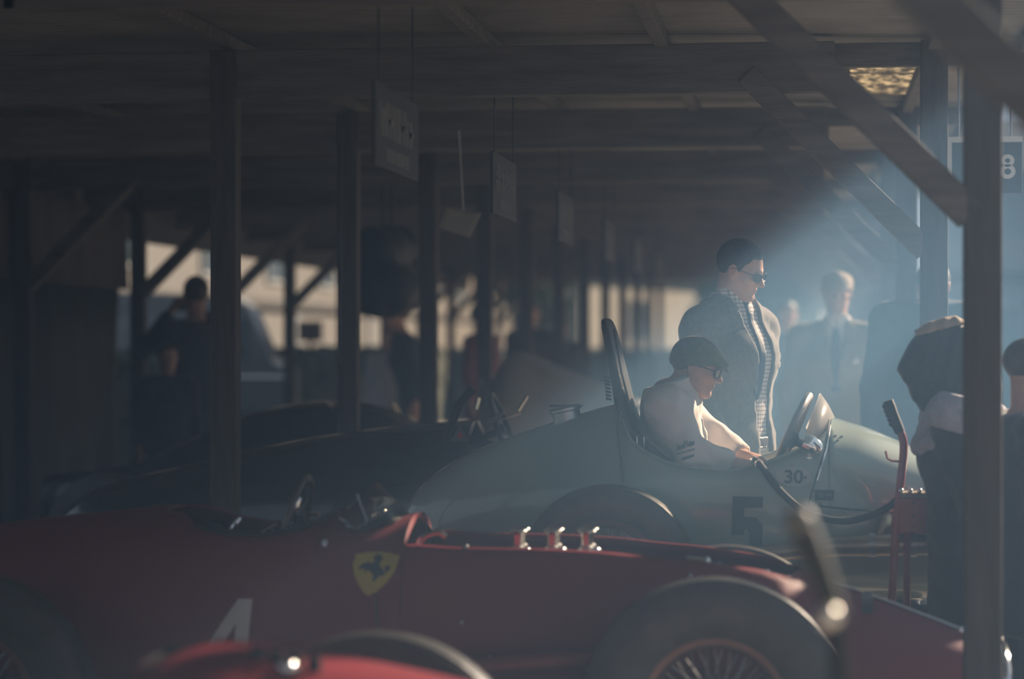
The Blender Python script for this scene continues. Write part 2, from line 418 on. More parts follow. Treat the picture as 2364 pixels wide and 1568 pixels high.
# paper notice pinned under a beam, tilted
pp = at(1060, 515, 11.0)
mb = MB(); pts = [(1028, 478), (1112, 492), (1086, 549), (1010, 526)]
n = 6
q = [at(a, b, 11.0) - pp for a, b in pts]
rows_ = [[(q[0]*(1-u)+q[1]*u)*(1-w_) + (q[3]*(1-u)+q[2]*u)*w_ + Vector((0, 0.012*math.sin(3*u+w_*2), 0)) for u in [i/n for i in range(n+1)]] for w_ in [j/n for j in range(n+1)]]
mb.rings(rows_, close=False); o = mb.build('paper_notice', mat('yellowed_paper', (0.30, 0.27, 0.22), 0.9), None); o.location = pp; solid(o, 0.002)
tag(o, 'pale sheet of paper hanging askew in the dark under the roof', 'notice')
MB().tube([(q[0] + q[1]) / 2, Vector((0, 0, 2.33 - pp.z))], 0.002, 5).build('string', SIGNW, o)

# loose cable hanging on the left
pc = at(785, 800, 11.0)
mb = MB(); mb.tube([at(x, y, 11.0) - pc for x, y in ((786, 330), (786, 480), (785, 560), (788, 640), (783, 700), (787, 760), (781, 812), (786, 840), (800, 850))], 0.006, 6)
o = mb.build('hanging_cable', BLACK); o.location = pc; tag(o, 'thin black cable hanging from the roof between two posts', 'cable')
# ------------------------------------------------------------------ vintage racing cars
PAINT_G = mat('pale_green_paint', (0.25, 0.315, 0.27), 0.36, coat=1.0, var=0.05, scale=3)
PAINT_R = mat('red_paint', (0.16, 0.016, 0.025), 0.58, coat=0.0, spec=0.3, var=0.06, scale=3)
PAINT_R2 = mat('bright_red_paint', (0.20, 0.016, 0.024), 0.5, coat=0.05, spec=0.3, var=0.06, scale=3)
PAINT_D = mat('midnight_paint', (0.012, 0.014, 0.02), 0.22, coat=0.6, var=0.1)
PAINT_B = mat('black_green_paint', (0.012, 0.018, 0.018), 0.25, coat=0.6, var=0.1)
RIMM = mat('wire_rim_reflection', (0.22, 0.12, 0.10), 0.35, metal=0.6, var=0.15)  # steel rims, with the reddish reflection put into their colour
DARKIN = mat('dark_interior', (0.015, 0.014, 0.014), 0.8)
GOLD = mat('brassy_pipe', (0.42, 0.33, 0.22), 0.32, metal=0.9, var=0.25, scale=10)
REDTUBE = mat('red_enamel', (0.36, 0.03, 0.035), 0.35, coat=0.3, var=0.1)
WOODRIM = mat('wood_rim', (0.23, 0.15, 0.11), 0.35, coat=0.4, var=0.3, scale=30)
DECAL_D = mat('decal_dark', (0.03, 0.045, 0.06), 0.5)
DECAL_P = mat('decal_pale', (0.40, 0.44, 0.44), 0.5, var=0.04)
DECAL_M = mat('decal_grey', (0.11, 0.15, 0.16), 0.5)
DECAL_Y = mat('decal_yellow', (0.42, 0.33, 0.06), 0.5)
DECAL_W = mat('decal_white', (0.5, 0.48, 0.48), 0.5)

def catmull(xk, yk, x):
    xk = np.asarray(xk, float); yk = np.asarray(yk, float); m = np.gradient(yk, xk)
    i = np.clip(np.searchsorted(xk, x) - 1, 0, len(xk) - 2); h = xk[i+1]-xk[i]; t = np.clip((x-xk[i])/h, 0, 1)
    return ((2*t**3-3*t**2+1)*yk[i] + (t**3-2*t**2+t)*h*m[i] + (-2*t**3+3*t**2)*yk[i+1] + (t**3-t**2)*h*m[i+1])
def tess(p, g=0.02):
    """fill a polygon with small triangles so that it can follow a curved panel"""
    from mathutils.geometry import delaunay_2d_cdt
    q = []
    for a, b in zip(p, p[1:] + p[:1]):
        k = max(1, int(math.hypot(b[0]-a[0], b[1]-a[1])/g)); q += [Vector((a[0]+(b[0]-a[0])*i/k, a[1]+(b[1]-a[1])*i/k)) for i in range(k)]
    n = len(q); x0 = min(v.x for v in q); x1 = max(v.x for v in q); y0 = min(v.y for v in q); y1 = max(v.y for v in q)
    pts = q + [Vector((x, y)) for x in np.arange(x0 + g/2, x1, g) for y in np.arange(y0 + g/2, y1, g)]
    r = delaunay_2d_cdt(pts, [], [list(range(n))], 1, 1e-6)
    return [(v.x, v.y) for v in r[0]], [tuple(f) for f in r[2]]
class Loft:
    """car body: super-elliptic sections along x; openings cut the top off down to an edge line"""
    def __init__(s, st, openings=()):
        st = sorted(st); s.x = [a[0] for a in st]; s.c = [[a[k] for a in st] for k in range(1, 5)]; s.op = openings
    def prm(s, x): return [float(np.interp(x, s.x, c)) * 0.35 + float(catmull(s.x, c, x)) * 0.65 for c in s.c]
    def ysurf(s, x, z):
        zt, zb, w, n = s.prm(x); u = min(0.999, abs((z - (zt+zb)/2) / ((zt-zb)/2))); return w * (1 - u**n) ** (1/n)
    def mesh(s, N=44, step=0.035):
        xs = list(np.arange(s.x[0], s.x[-1] + 1e-6, step)) + [s.x[-1]]
        for ox0, ox1, e in s.op: xs += [ox0 - 0.002, ox0 + 0.002, ox1 - 0.002, ox1 + 0.002]
        xs = sorted(set(round(float(x), 5) for x in xs)); rings = []
        for x in xs:
            zt, zb, w, n = s.prm(x); zc, h = (zt+zb)/2, (zt-zb)/2; th = 0.0
            for ox0, ox1, e in s.op:
                if ox0 < x < ox1:
                    ze = float(np.interp(x, [p[0] for p in e], [p[1] for p in e]))
                    u = max(-0.95, min(1.0, (ze - zc)/h)); th = math.acos(math.copysign(abs(u)**(n/2), u))
            r = []
            for k in range(N + 1):
                a = th + (2*math.pi - 2*th) * k / N; ca, sa = math.cos(a), math.sin(a)
                r.append((x, -w*math.copysign(abs(sa)**(2/n), sa), zc + h*math.copysign(abs(ca)**(2/n), ca)))
            rings.append(r)
        mb = MB(); mb.rings(rings, close=False)
        n1 = N + 1
        mb.f.append(tuple(range(n1))); mb.f.append(tuple((len(rings)-1)*n1 + k for k in range(n1)))
        return mb
    def build(s, name, m, parent, thick=0.012, step=0.035):
        mb = s.mesh(step=step); me = bpy.data.meshes.new(name); me.from_pydata(mb.v, [], mb.f); me.update()
        bm = bmesh.new(); bm.from_mesh(me); bmesh.ops.remove_doubles(bm, verts=bm.verts, dist=2e-4)
        bmesh.ops.recalc_face_normals(bm, faces=bm.faces); bm.to_mesh(me); bm.free(); me.validate(); me.shade_smooth(); me.set_sharp_from_angle(angle=R_(38))
        o = link(name, me, m, parent); solid(o, thick, -1); return o
    def decal(s, name, pieces, m, parent, off_=0.003):
        """pieces: lists of (x,z) polygons laid on the side that faces the camera; each thin and following the panel"""
        mb = MB()
        for p in pieces:
            vs, fs = tess(p); mb.add([(x, -s.ysurf(x, z) - off_, z) for x, z in vs], fs)
        o = mb.build(name, m, parent, smooth=False); solid(o, 0.002, 0); return o
    def line(s, name, pts, r, m, parent, off_=0.0):
        q = []
        for (x0, z0), (x1, z1) in zip(pts[:-1], pts[1:]):
            k = max(2, int(abs(x1-x0)/0.03 + abs(z1-z0)/0.03))
            q += [(x0+(x1-x0)*i/k, z0+(z1-z0)*i/k) for i in range(k)]
        q.append(pts[-1])
        return MB().tube([(x, -s.ysurf(x, z) - off_, z) for x, z in q], r, 8).build(name, m, parent)

WH = {}
def wheel(parent, loc, R=0.34, W=0.15, rr=0.2, steer=0.0, rim=None, tm=None, side=-1, label=None):
    """wire wheel standing in the x-z plane; side -1 shows its hub to -y"""
    rim = rim or RIMM; tm = tm or RUBBER
    e = part_empty('wheel', parent, loc, (0, 0, steer + (0 if side < 0 else math.pi)))
    key = (R, W, rr, rim.name, tm.name)
    if key not in WH:
        h = W/2; g = []
        prof = [(rr, -h*0.62), (rr+0.012, -h*0.78), (rr+(R-rr)*0.45, -h*1.02), (R-0.035, -h*0.95), (R-0.012, -h*0.80)]
        nb = 6
        for i in range(nb):
            y0 = -h*0.72 + 1.44*h*i/nb; y1 = -h*0.72 + 1.44*h*(i+0.72)/nb; bul = lambda y: R - 0.010*(y/h)**2
            prof += [(bul(y0)-0.008, y0), (bul(y0), y0+0.001), (bul(y1), y1), (bul(y1)-0.008, y1+0.001)]
        prof += [(R-0.012, h*0.80), (R-0.035, h*0.95), (rr+(R-rr)*0.45, h*1.02), (rr+0.012, h*0.78), (rr, h*0.62)]
        a = MB().lathe(prof, axis=(0, 1, 0), n=64, closed=True)
        b = MB().lathe([(rr-0.012, -h*0.60), (rr+0.010, -h*0.72), (rr+0.016, -h*0.66), (rr+0.004, -h*0.5), (rr-0.022, -h*0.1), (rr-0.022, h*0.1), (rr+0.004, h*0.5), (rr+0.016, h*0.66), (rr+0.010, h*0.72), (rr-0.012, h*0.60), (rr-0.028, h*0.08), (rr-0.028, -h*0.08)], axis=(0, 1, 0), n=56, closed=True)
        c = MB()
        for k in range(48):
            a0 = 2*math.pi*k/48; a1 = a0 + (0.32 if k % 2 else -0.32); yo = -h*0.55 if k % 4 < 2 else h*0.4
            c.tube([(0.05*math.cos(a1), yo*1.1, 0.05*math.sin(a1)), ((rr-0.02)*math.cos(a0), yo*0.1, (rr-0.02)*math.sin(a0))], 0.0022, 5)
        d = MB().lathe([(0.0, -h*0.95), (0.03, -h*0.95), (0.045, -h*0.8), (0.05, -h*0.5), (0.045, 0), (0.055, h*0.5), (0.05, h*0.9), (0.0, h*0.9)], axis=(0, 1, 0), n=28)
        kx = MB().lathe([(0.0, -h*1.25), (0.022, -h*1.22), (0.03, -h*1.05), (0.034, -h*0.9)], axis=(0, 1, 0), n=24)
        kx.rbox((-0.085, -h*1.18, -0.014), (-0.02, -h*1.0, 0.014), 0.005); kx.rbox((0.02, -h*1.18, -0.014), (0.085, -h*1.0, 0.014), 0.005)
        WH[key] = [x.build(nm, mm, None) for x, nm, mm in ((a, 'tyre', tm), (b, 'rim', rim), (c, 'wire_spokes', STEEL), (d, 'hub', STEEL), (kx, 'knock_off_nut', CHROME))]
        first = True
    else: first = False
    for o in WH[key]:
        q = o if first else clone(o); q.parent = e
    return e
def screen(name, parent, xf, zf, xt, zt_, half_w, back, mt, drop=0.02, frame_m=None):
    """wrap-round screen: front foot (xf,zf), front top (xt,zt_); sides sweep back and down"""
    n = 18; lo = []; hi = []
    for i in range(n + 1):
        a = R_(-78 + 156*i/n); c, s_ = math.cos(a), math.sin(a); b = (1 - c)
        lo.append((xf - back*b, half_w*s_, zf - drop*b)); k = 0.25 + 0.75*c
        hi.append((xf - back*b + (xt-xf)*k, half_w*s_*0.96, zf - drop*b + (zt_-zf)*k))
    o = MB().rings([lo, [tuple((Vector(a)+Vector(b))/2 + Vector((0.004, 0, 0))) for a, b in zip(lo, hi)], hi], close=False).build(name, mt, parent, angle=180); solid(o, 0.004, 0)
    if frame_m:
        MB().tube(hi, 0.004, 6).build('screen_rim', frame_m, o)
    return o
def steering(name, parent, c, R, axis, m, r=0.013, sp=3):
    o = part_empty(name, parent, c)
    MB().torus((0, 0, 0), R, r, axis, 48, 12).build('rim', m, o)
    a = Vector(axis).normalized(); u = Vector((0, 1, 0)); w = a.cross(u)
    mb = MB()
    for k in range(sp):
        t = 2*math.pi*k/sp + math.pi/2; mb.bar((0, 0, 0), (u*math.cos(t) + w*math.sin(t))*R, 0.022, 0.004, up=a, r=0.001)
    mb.build('spoke', STEEL, o); MB().lathe([(0, 0.012), (0.02, 0.012), (0.028, 0.004), (0.03, -0.02), (0.015, -0.03), (0.014, -0.22)], axis=a, n=20).build('boss', BLACK, o)
    return o

# ================================================================== the pale green car (no. 5)
GY = 8.53; GX = 0.0
green = thing('racing_car', 'pale green vintage racing car number 5 with a driver seated in its open cockpit', 'car', (GX, GY, 0))
def g(px, py, Y=GY):
    X, z = onY(px, py, Y); return X - GX, z
def gs(px, py): return g(px, py, GY - 0.37)
gst = []
for px, py, zb, w, n in ((922, 1206, 0.70, 0.02, 2.1), (938, 1168, 0.62, 0.08, 2.1), (975, 1120, 0.56, 0.14, 2.2), (1050, 1063, 0.50, 0.21, 2.3), (1180, 1007, 0.47, 0.28, 2.5), (1300, 967, 0.45, 0.33, 2.6),
                        (1420, 932, 0.44, 0.365, 2.7), (1600, 900, 0.44, 0.385, 2.8), (1750, 900, 0.44, 0.38, 2.8), (1880, 945, 0.45, 0.365, 2.6), (1925, 963, 0.46, 0.355, 2.4), (2000, 986, 0.47, 0.335, 2.3),
                        (2100, 1028, 0.47, 0.31, 2.2), (2230, 1078, 0.46, 0.285, 2.2), (2400, 1125, 0.44, 0.25, 2.2), (2600, 1170, 0.42, 0.20, 2.2), (2760, 1230, 0.42, 0.13, 2.2)):
    x, z = g(px, py); gst.append((x, z, zb, w, n))
gedge = [gs(px, py) for px, py in ((1418, 931), (1432, 972), (1455, 1018), (1490, 1045), (1540, 1068), (1600, 1082), (1680, 1088), (1745, 1077), (1800, 1056), (1850, 1038), (1890, 1022), (1912, 990))]
GL = Loft(gst, [(g(1422, 0)[0], g(1912, 0)[0], gedge)])
gb = GL.build('body', PAINT_G, green, 0.012)
GL.line('cockpit_lip', gedge[1:-1], 0.005, mat('pale_green_lip', (0.23, 0.29, 0.25), 0.35, coat=0.4), green)
# panel joints
JOINT = mat('panel_joint', (0.05, 0.06, 0.06), 0.6)
GL.line('panel_joint', [gs(1418, 935), gs(1422, 1000), gs(1432, 1060), gs(1438, 1112)], 0.0022, JOINT, green)
GL.line('panel_joint', [gs(1916, 975), gs(1905, 1040), gs(1882, 1110), gs(1866, 1166), gs(1960, 1177), gs(2100, 1190)], 0.003, JOINT, green)
GL.line('bonnet_edge_strip', [gs(1919, 975), gs(1908, 1040), gs(1886, 1110)], 0.0035, CHROME, green, 0.002)
# decals
five = [(1692, 1145), (1762, 1147.5), (1761, 1172), (1719, 1172), (1718, 1192), (1744, 1194), (1761, 1211), (1759, 1262), (1748, 1275), (1731, 1275), (1731, 1230), (1726, 1222), (1720, 1222), (1717, 1234), (1689, 1234)]
GL.decal('race_number', [[gs(*p) for p in five]], DECAL_D, green)
oval = [gs(1832 + 41*math.cos(a), 1101 + 23*math.sin(a) + 3*math.cos(a)) for a in [2*math.pi*k/40 for k in range(40)]]
GL.decal('class_roundel', [oval], mat('decal_roundel', (0.46, 0.48, 0.47), 0.5, var=0.04), green, 0.003)
cx, cz = gs(1832, 1101)
v, f = text_mesh('30', 0.062, 0.0015)
mb = MB(); mb.add([(cx + a*1.05, -GL.ysurf(cx + a, cz + b) - 0.0055, cz + b - 0.002) for a, b, c in v], f); mb.build('roundel_number', DECAL_D, green, smooth=False)
dx, dz = gs(1859, 1103)
GL.decal('roundel_dot', [[(dx + 0.0045*math.cos(a), dz + 0.0045*math.sin(a)) for a in [k*math.pi/5 for k in range(10)]]], DECAL_D, green, 0.0055)
GL.decal('sticker', [[gs(*p) for p in ((1881, 1131), (1926, 1133), (1925, 1157), (1881, 1155))]], DECAL_D, green, 0.003)
GL.decal('sticker_mark', [[gs(1896 + 6*math.cos(a), 1144 + 6*math.sin(a)) for a in [k*math.pi/8 for k in range(16)]], [gs(*p) for p in ((1905, 1140), (1921, 1141), (1921, 1147), (1905, 1146))]], DECAL_M, green, 0.005)
GL.decal('sticker', [[gs(1889 + 9*math.cos(a), 1165 + 5*math.sin(a)) for a in [k*math.pi/8 for k in range(16)]]], DECAL_M, green, 0.003)
# rivets along the joint
r0 = None
for px, py in ((1935, 1020), (1930, 1010), (1945, 1012), (1872, 1175), (1910, 1180), (1950, 1183), (1990, 1187), (2030, 1190)):
    x, z = gs(px, py)
    if r0 is None: r0 = MB().sphere((0, 0, 0), 0.0045, 6, (1, 0.5, 1)).build('rivet', STEEL, green); o = r0
    else: o = clone(r0, green)
    o.location = (x, -GL.ysurf(x, z) - 0.001, z)
# fuel filler
fx, fz = g(1312, 950)
mb = MB().lathe([(0, 0.026), (0.050, 0.024), (0.058, 0.017), (0.058, 0.008), (0.050, 0.004), (0.050, -0.03)], axis=(-0.22, 0, 1), n=32)
o = mb.build('filler_cap', STEEL, green); o.location = (fx, -0.08, fz - 0.004)
MB().rbox((-0.06, -0.012, 0.022), (0.06, 0.012, 0.030), 0.004).build('filler_lever', STEEL, o)
# tall padded seat back standing out of the cockpit
path = [(1478, 1062, 0.075), (1462, 1010, 0.075), (1446, 950, 0.066), (1434, 890, 0.052), (1421, 820, 0.042), (1408, 765, 0.038), (1401, 742, 0.030), (1399, 735, 0.012)]
rings = []
for px, py, th in path:
    x, z = g(px, py - 0, GY); hw = 0.17 if py > 760 else (0.15 if py > 740 else 0.12)
    rings.append([(x + th/2*math.copysign(abs(math.cos(a))**0.7, math.cos(a)), hw*math.copysign(abs(math.sin(a))**0.55, math.sin(a)), z + 0.25*th/2*math.copysign(abs(math.cos(a))**0.7, math.cos(a))) for a in [2*math.pi*k/28 for k in range(28)]])
o = subdiv(MB().rings(rings).build('seat_back', LEATHER, green, angle=180), 1)
sb = o
for i in range(7):
    px, py = 1409 + i*0.6, 872 + i*8
    x, z = g(px, py); MB().tube([(x + 0.01, -0.165, z), (x - 0.006, -0.15, z + 0.004), (x - 0.008, -0.10, z)], 0.004, 6).build('lacing', LEATHER, sb)
x, z = g(1430, 930)
MB().tube([g3 for g3 in [(g(1417, 760)[0] + 0.014, -0.172, g(1417, 760)[1]), (g(1436, 860)[0] + 0.012, -0.18, g(1436, 860)[1]), (g(1456, 950)[0] + 0.016, -0.18, g(1456, 950)[1]), (g(1478, 1010)[0] + 0.02, -0.18, g(1478, 1010)[1])]], 0.004, 8).build('piping', LEATHER, sb)
# seat bolster that wraps the driver's back
rings = []
for px, py, th in ((1440, 990, 0.03), (1462, 1022, 0.05), (1490, 1045, 0.06), (1530, 1072, 0.06), (1560, 1090, 0.05)):
    x, z = g(px, py)
    rings.append([(x + th*math.cos(a), 0.30*math.sin(a), z + th*0.6*math.cos(a)) for a in [2*math.pi*k/20 for k in range(20)]])
subdiv(MB().rings(rings).build('seat_bolster', LEATHER, green, angle=180), 1)
MB().rbox((g(1445, 0)[0], -0.30, 0.50), (g(1890, 0)[0], 0.30, 0.56), 0.02).build('cockpit_floor', DARKIN, green)
MB().rbox((g(1870, 0)[0], -0.30, 0.56), (g(1885, 0)[0], 0.30, 0.93), 0.01).build('dashboard', DARKIN, green)
# harness buckle on the seat side
x, z = g(1494, 1012)
MB().tube([(x-0.012, -0.335, z-0.02), (x+0.012, -0.335, z-0.02), (x+0.012, -0.335, z+0.02), (x-0.012, -0.335, z+0.02), (x-0.012, -0.335, z-0.02)], 0.002, 6).build('harness_buckle', CHROME, green)
# steering wheel nearly edge-on
x, z = g(1823, 1013)
steering('steering_wheel', green, (x, 0, z), 0.165, (-0.91, 0.06, 0.412), mat('grey_leather_rim', (0.22, 0.19, 0.17), 0.4, coat=0.2, var=0.2), 0.014, 4)
# wind deflector, white in the sun
sw = translucent('white_screen', (0.95, 0.94, 0.92))
x0, z0 = g(1926, 964); x1, z1 = g(1893, 908)
o = screen('aero_screen', green, x0, z0, x1, z1, 0.25, 0.10, sw, 0.10)
MB().tube([(x0-0.02, -0.22, z0-0.06), (x0-0.05, -0.24, z0-0.10), (x0-0.075, -0.26, z0-0.13)], 0.009, 8).build('screen_bracket', BLACK, green)
# chrome bullet mirror on a stalk
x, z = gs(1866, 1028)
prof = [(0.0, 0.052), (0.012, 0.050), (0.022, 0.042), (0.030, 0.028), (0.034, 0.010), (0.035, -0.008), (0.0335, -0.016)]
mir = part_empty('mirror', green, (x, -0.33, z))
MB().lathe(prof, axis=(0.86, -0.05, -0.36), n=36).build('shell', CHROME, mir, angle=180)
MB().lathe([(0, -0.0145), (0.0325, -0.0145), (0.0335, -0.017)], axis=(0.86, -0.05, -0.36), n=36).build('mirror_glass', mat('mirror_glass', (0.05, 0.07, 0.09), 0.05, metal=0.5), mir)
MB().tube([(0.0, 0, -0.03), (0.002, 0.01, -0.05), (0.006, 0.03, -0.075)], 0.007, 8).sphere((0.0, -0.002, -0.045), 0.012, 8).build('stalk', CHROME, mir)
# exhaust along the side, frame rail below
x0, z0 = gs(1935, 1258); x1, z1 = gs(2300, 1250)
MB().tube([(x0-0.75, -0.36, z0-0.06), (x0-0.25, -0.40, z0-0.03), (x0, -0.42, z0), (x0+0.12, -0.43, z0+0.005), (x1, -0.42, z1)], [0.026, 0.03, 0.034, 0.036, 0.036], 16).build('exhaust_pipe', GOLD, green)
c0 = None
for px in (2012, 2105):
    x, z = gs(px, 1254); MB().lathe([(0.038, -0.012), (0.042, -0.012), (0.042, 0.012), (0.038, 0.012)], (x, -0.425, z), (1, 0, 0.02), 24, True).build('exhaust_clamp', STEEL, green)
for px in (2030, 2090, 2150):
    x, z = gs(px, 1245); MB().tube([(x, -0.42, z), (x+0.02, -0.38, z+0.05), (x+0.03, -0.30, z+0.07)], 0.024, 12).build('exhaust_stub', GOLD, green)
MB().tube([(-1.1, -0.30, 0.47), (0, -0.34, 0.46), (1.1, -0.28, 0.46)], 0.028, 10).build('frame_rail', BLACK, green)
# wheels; the rear of the car stands raised on axle stands while the engine is warmed up
hub_x, hub_z = g(1402, 0, GY - 0.62)[0], 0.605
for sd in (-1, 1):
    wheel(green, (hub_x, 0.60*sd, hub_z), 0.295, 0.15, 0.175, side=sd)
    wheel(green, (1.05, 0.56*sd, 0.50), 0.295, 0.12, 0.185, side=sd)
MB().tube([(hub_x, -0.56, hub_z), (hub_x, 0.56, hub_z)], [0.035, 0.035], 14).build('rear_axle', BLACK, green)
MB().tube([(1.05, -0.5, 0.50), (1.05, 0.5, 0.50)], 0.025, 12).build('front_axle', BLACK, green)
for k, (sx, sz) in enumerate(((hub_x, hub_z - 0.035), (1.05, 0.475))):
    for sd in (-1, 1):
        t = thing('axle_stand', f'red tripod axle stand under the {"rear" if k == 0 else "front"} axle of the pale green car, {"near" if sd < 0 else "far"} side', 'axle stand', (GX + sx, GY + 0.30*sd, 0))
        for q in range(3):
            a = 2*math.pi*q/3; MB().bar((0.11*math.cos(a), 0.11*math.sin(a), 0.012), (0, 0, sz*0.7), 0.022, 0.022).build('leg', REDTUBE, t)
        MB().tube([(0, 0, sz*0.6), (0, 0, sz - 0.012)], 0.016, 12).build('column', STEEL, t)
        MB().rbox((-0.04, -0.02, sz - 0.014), (0.04, 0.02, sz - 0.002), 0.003).build('saddle', STEEL, t)

# rubber hose drooping past the car's side
hy = GY - 0.50
hose = [onY(px, py, hy) for px, py in ((1738, 1068), (1752, 1074), (1800, 1133), (1850, 1176), (1900, 1197), (1955, 1203), (2010, 1190), (2052, 1170), (2074, 1152))]
p0 = Vector((hose[0][0], hy, hose[0][1]))
hp = [Vector((x, hy + (0.12 if i == 0 else (0.06 if i == 1 else 0)), z)) - p0 for i, (x, z) in enumerate(hose)]
def smooth_path(p, k=6):
    out = []; ts = np.arange(len(p)); tt = np.linspace(0, len(p)-1, (len(p)-1)*k + 1)
    cc = [[float(catmull(ts, [v[i] for v in p], t)) for t in tt] for i in range(3)]
    return [Vector((a, b, c)) for a, b, c in zip(*cc)]
o = MB().tube(smooth_path(hp), 0.0125, 12).build('rubber_hose', mat('rubber_hose', (0.02, 0.022, 0.024), 0.75)); o.location = p0
tag(o, 'black rubber hose drooping from the cockpit edge to the red trolley handle', 'hose')
MB().tube([hp[0], hp[1]], 0.015, 12).build('ferrule', CHROME, o)

# red starter trolley with bent tube handle
ty = GY - 0.52
tp = [onY(px, py, ty) for px, py in ((2050, 925), (2060, 955), (2072, 985), (2084, 1012), (2086, 1045), (2080, 1105), (2070, 1200), (2062, 1330), (2056, 1420))]
bx = tp[-1][0]
tr = thing('starter_trolley', 'red tube-handled starter trolley with black rubber grip beside the green car', 'trolley', (bx, ty, 0))
pp_ = [Vector((x - bx, 0, z)) for x, z in tp] + [Vector((-0.03, 0, 0.08))]
MB().tube(smooth_path(pp_[2:], 4), 0.0135, 12).build('handle_tube', REDTUBE, tr)
gr = MB().tube([pp_[0], pp_[0].lerp(pp_[1], .5), pp_[1], pp_[2], pp_[3].lerp(pp_[2], .5)], [0.017, 0.019, 0.0185, 0.0185, 0.017], 14).build('grip', mat('grip_rubber', (0.02, 0.02, 0.02), 0.55), tr)
for k in range(5):
    q = pp_[0].lerp(pp_[2], 0.15 + 0.17*k); MB().sphere(q + Vector((-0.014, 0, -0.006)), 0.010, 7).build('finger_ridge', MATS['grip_rubber'], gr)
h0 = [onY(px, py, ty) for px, py in ((2044, 1041), (2048, 1058), (2058, 1064), (2082, 1066))]
MB().tube([Vector((x - bx, -0.012, z)) for x, z in h0], 0.0035, 8).build('cable_hook', REDTUBE, tr)
bA = onY(2074, 1148, ty); bB = onY(2150, 1232, ty)
MB().rbox((bA[0] - bx, -0.02, bB[1]), (bB[0] - bx, 0.13, bA[1]), 0.006).build('battery_box', REDTUBE, tr, smooth=False)
MB().rbox((bA[0] - bx + 0.004, -0.022, bA[1] - 0.004), (bB[0] - bx, 0.10, bA[1] + 0.016), 0.005).build('box_lid', mat('box_lid', (0.28, 0.24, 0.19), 0.5), tr, smooth=False)
for k in range(3):
    MB().sphere((bA[0] - bx + 0.008 + 0.03*k, -0.015, bA[1] + 0.022), 0.009, 8).build('terminal', CHROME, tr)
for k in range(3):
    MB().sphere((bA[0] - bx + 0.045, -0.022, bB[1] + 0.02 + 0.04*k), 0.005, 6).build('rivet', STEEL, tr)
MB().rbox((-0.10, -0.08, 0.05), (0.20, 0.14, 0.09), 0.006).build('base_plate', REDTUBE, tr, smooth=False)
for sx, sd in ((0.05, -0.10), (0.05, 0.16)):
    MB().lathe([(0.02, -0.015), (0.05, -0.018), (0.06, -0.01), (0.06, 0.01), (0.05, 0.018), (0.02, 0.015)], (sx, sd, 0.061), (0, 1, 0), 24, True).build('castor', RUBBER, tr)
MB().tube([(bA[0] - bx + 0.03, 0.05, 0.09), (bA[0] - bx + 0.03, 0.05, bB[1] + 0.01)], 0.012, 8).build('box_support', REDTUBE, tr)

# ================================================================== the red car (no. 4)
RY = 7.15; RX = 0.0
red = thing('racing_car', 'dark red vintage racing car number 4 with open engine bay and yellow shield', 'car', (RX, RY, 0))
def r(px, py, Y=RY):
    X, z = onY(px, py, Y); return X - RX, z
def rs(px, py): return r(px, py, RY - 0.34)
rst = [(-3.0, 0.58, 0.40, 0.05, 2.1), (-2.8, 0.72, 0.30, 0.15, 2.2), (-2.4, 0.82, 0.22, 0.27, 2.4), (-2.05, 0.86, 0.19, 0.33, 2.5)]
for px, py, zb, w, n in ((420, 1165, 0.18, 0.35, 2.6), (600, 1160, 0.18, 0.36, 2.7), (780, 1178, 0.18, 0.36, 2.6), (870, 1182, 0.18, 0.355, 2.5), (930, 1190, 0.18, 0.35, 2.5), (985, 1180, 0.18, 0.345, 2.7), (1100, 1178, 0.18, 0.34, 2.7), (1400, 1195, 0.18, 0.325, 2.7),
                         (1600, 1215, 0.18, 0.31, 2.6), (1800, 1262, 0.18, 0.295, 2.5), (1866, 1325, 0.18, 0.28, 2.4), (1930, 1350, 0.19, 0.27, 2.4), (2040, 1384, 0.20, 0.25, 2.4), (2130, 1418, 0.21, 0.23, 2.4), (2222, 1453, 0.22, 0.205, 2.4), (2310, 1490, 0.24, 0.175, 2.4)):
    x, z = r(px, py); rst.append((x, z, zb, w, n))
redge1 = [rs(px, py) for px, py in ((395, 1190), (430, 1220), (520, 1238), (600, 1240), (680, 1226), (740, 1198), (782, 1186))]
redge2 = [rs(px, py) for px, py in ((965, 1262), (1040, 1268), (1250, 1272), (1400, 1280), (1500, 1292), (1600, 1300), (1750, 1322), (1830, 1346), (1856, 1330))]
RL = Loft(rst, [(r(405, 0)[0], r(776, 0)[0], redge1), (r(968, 0)[0], r(1856, 0)[0], redge2)])
RL.build('body', PAINT_R, red, 0.010)
RL.line('cockpit_lip', redge1[1:-1], 0.008, LEATHER, red)
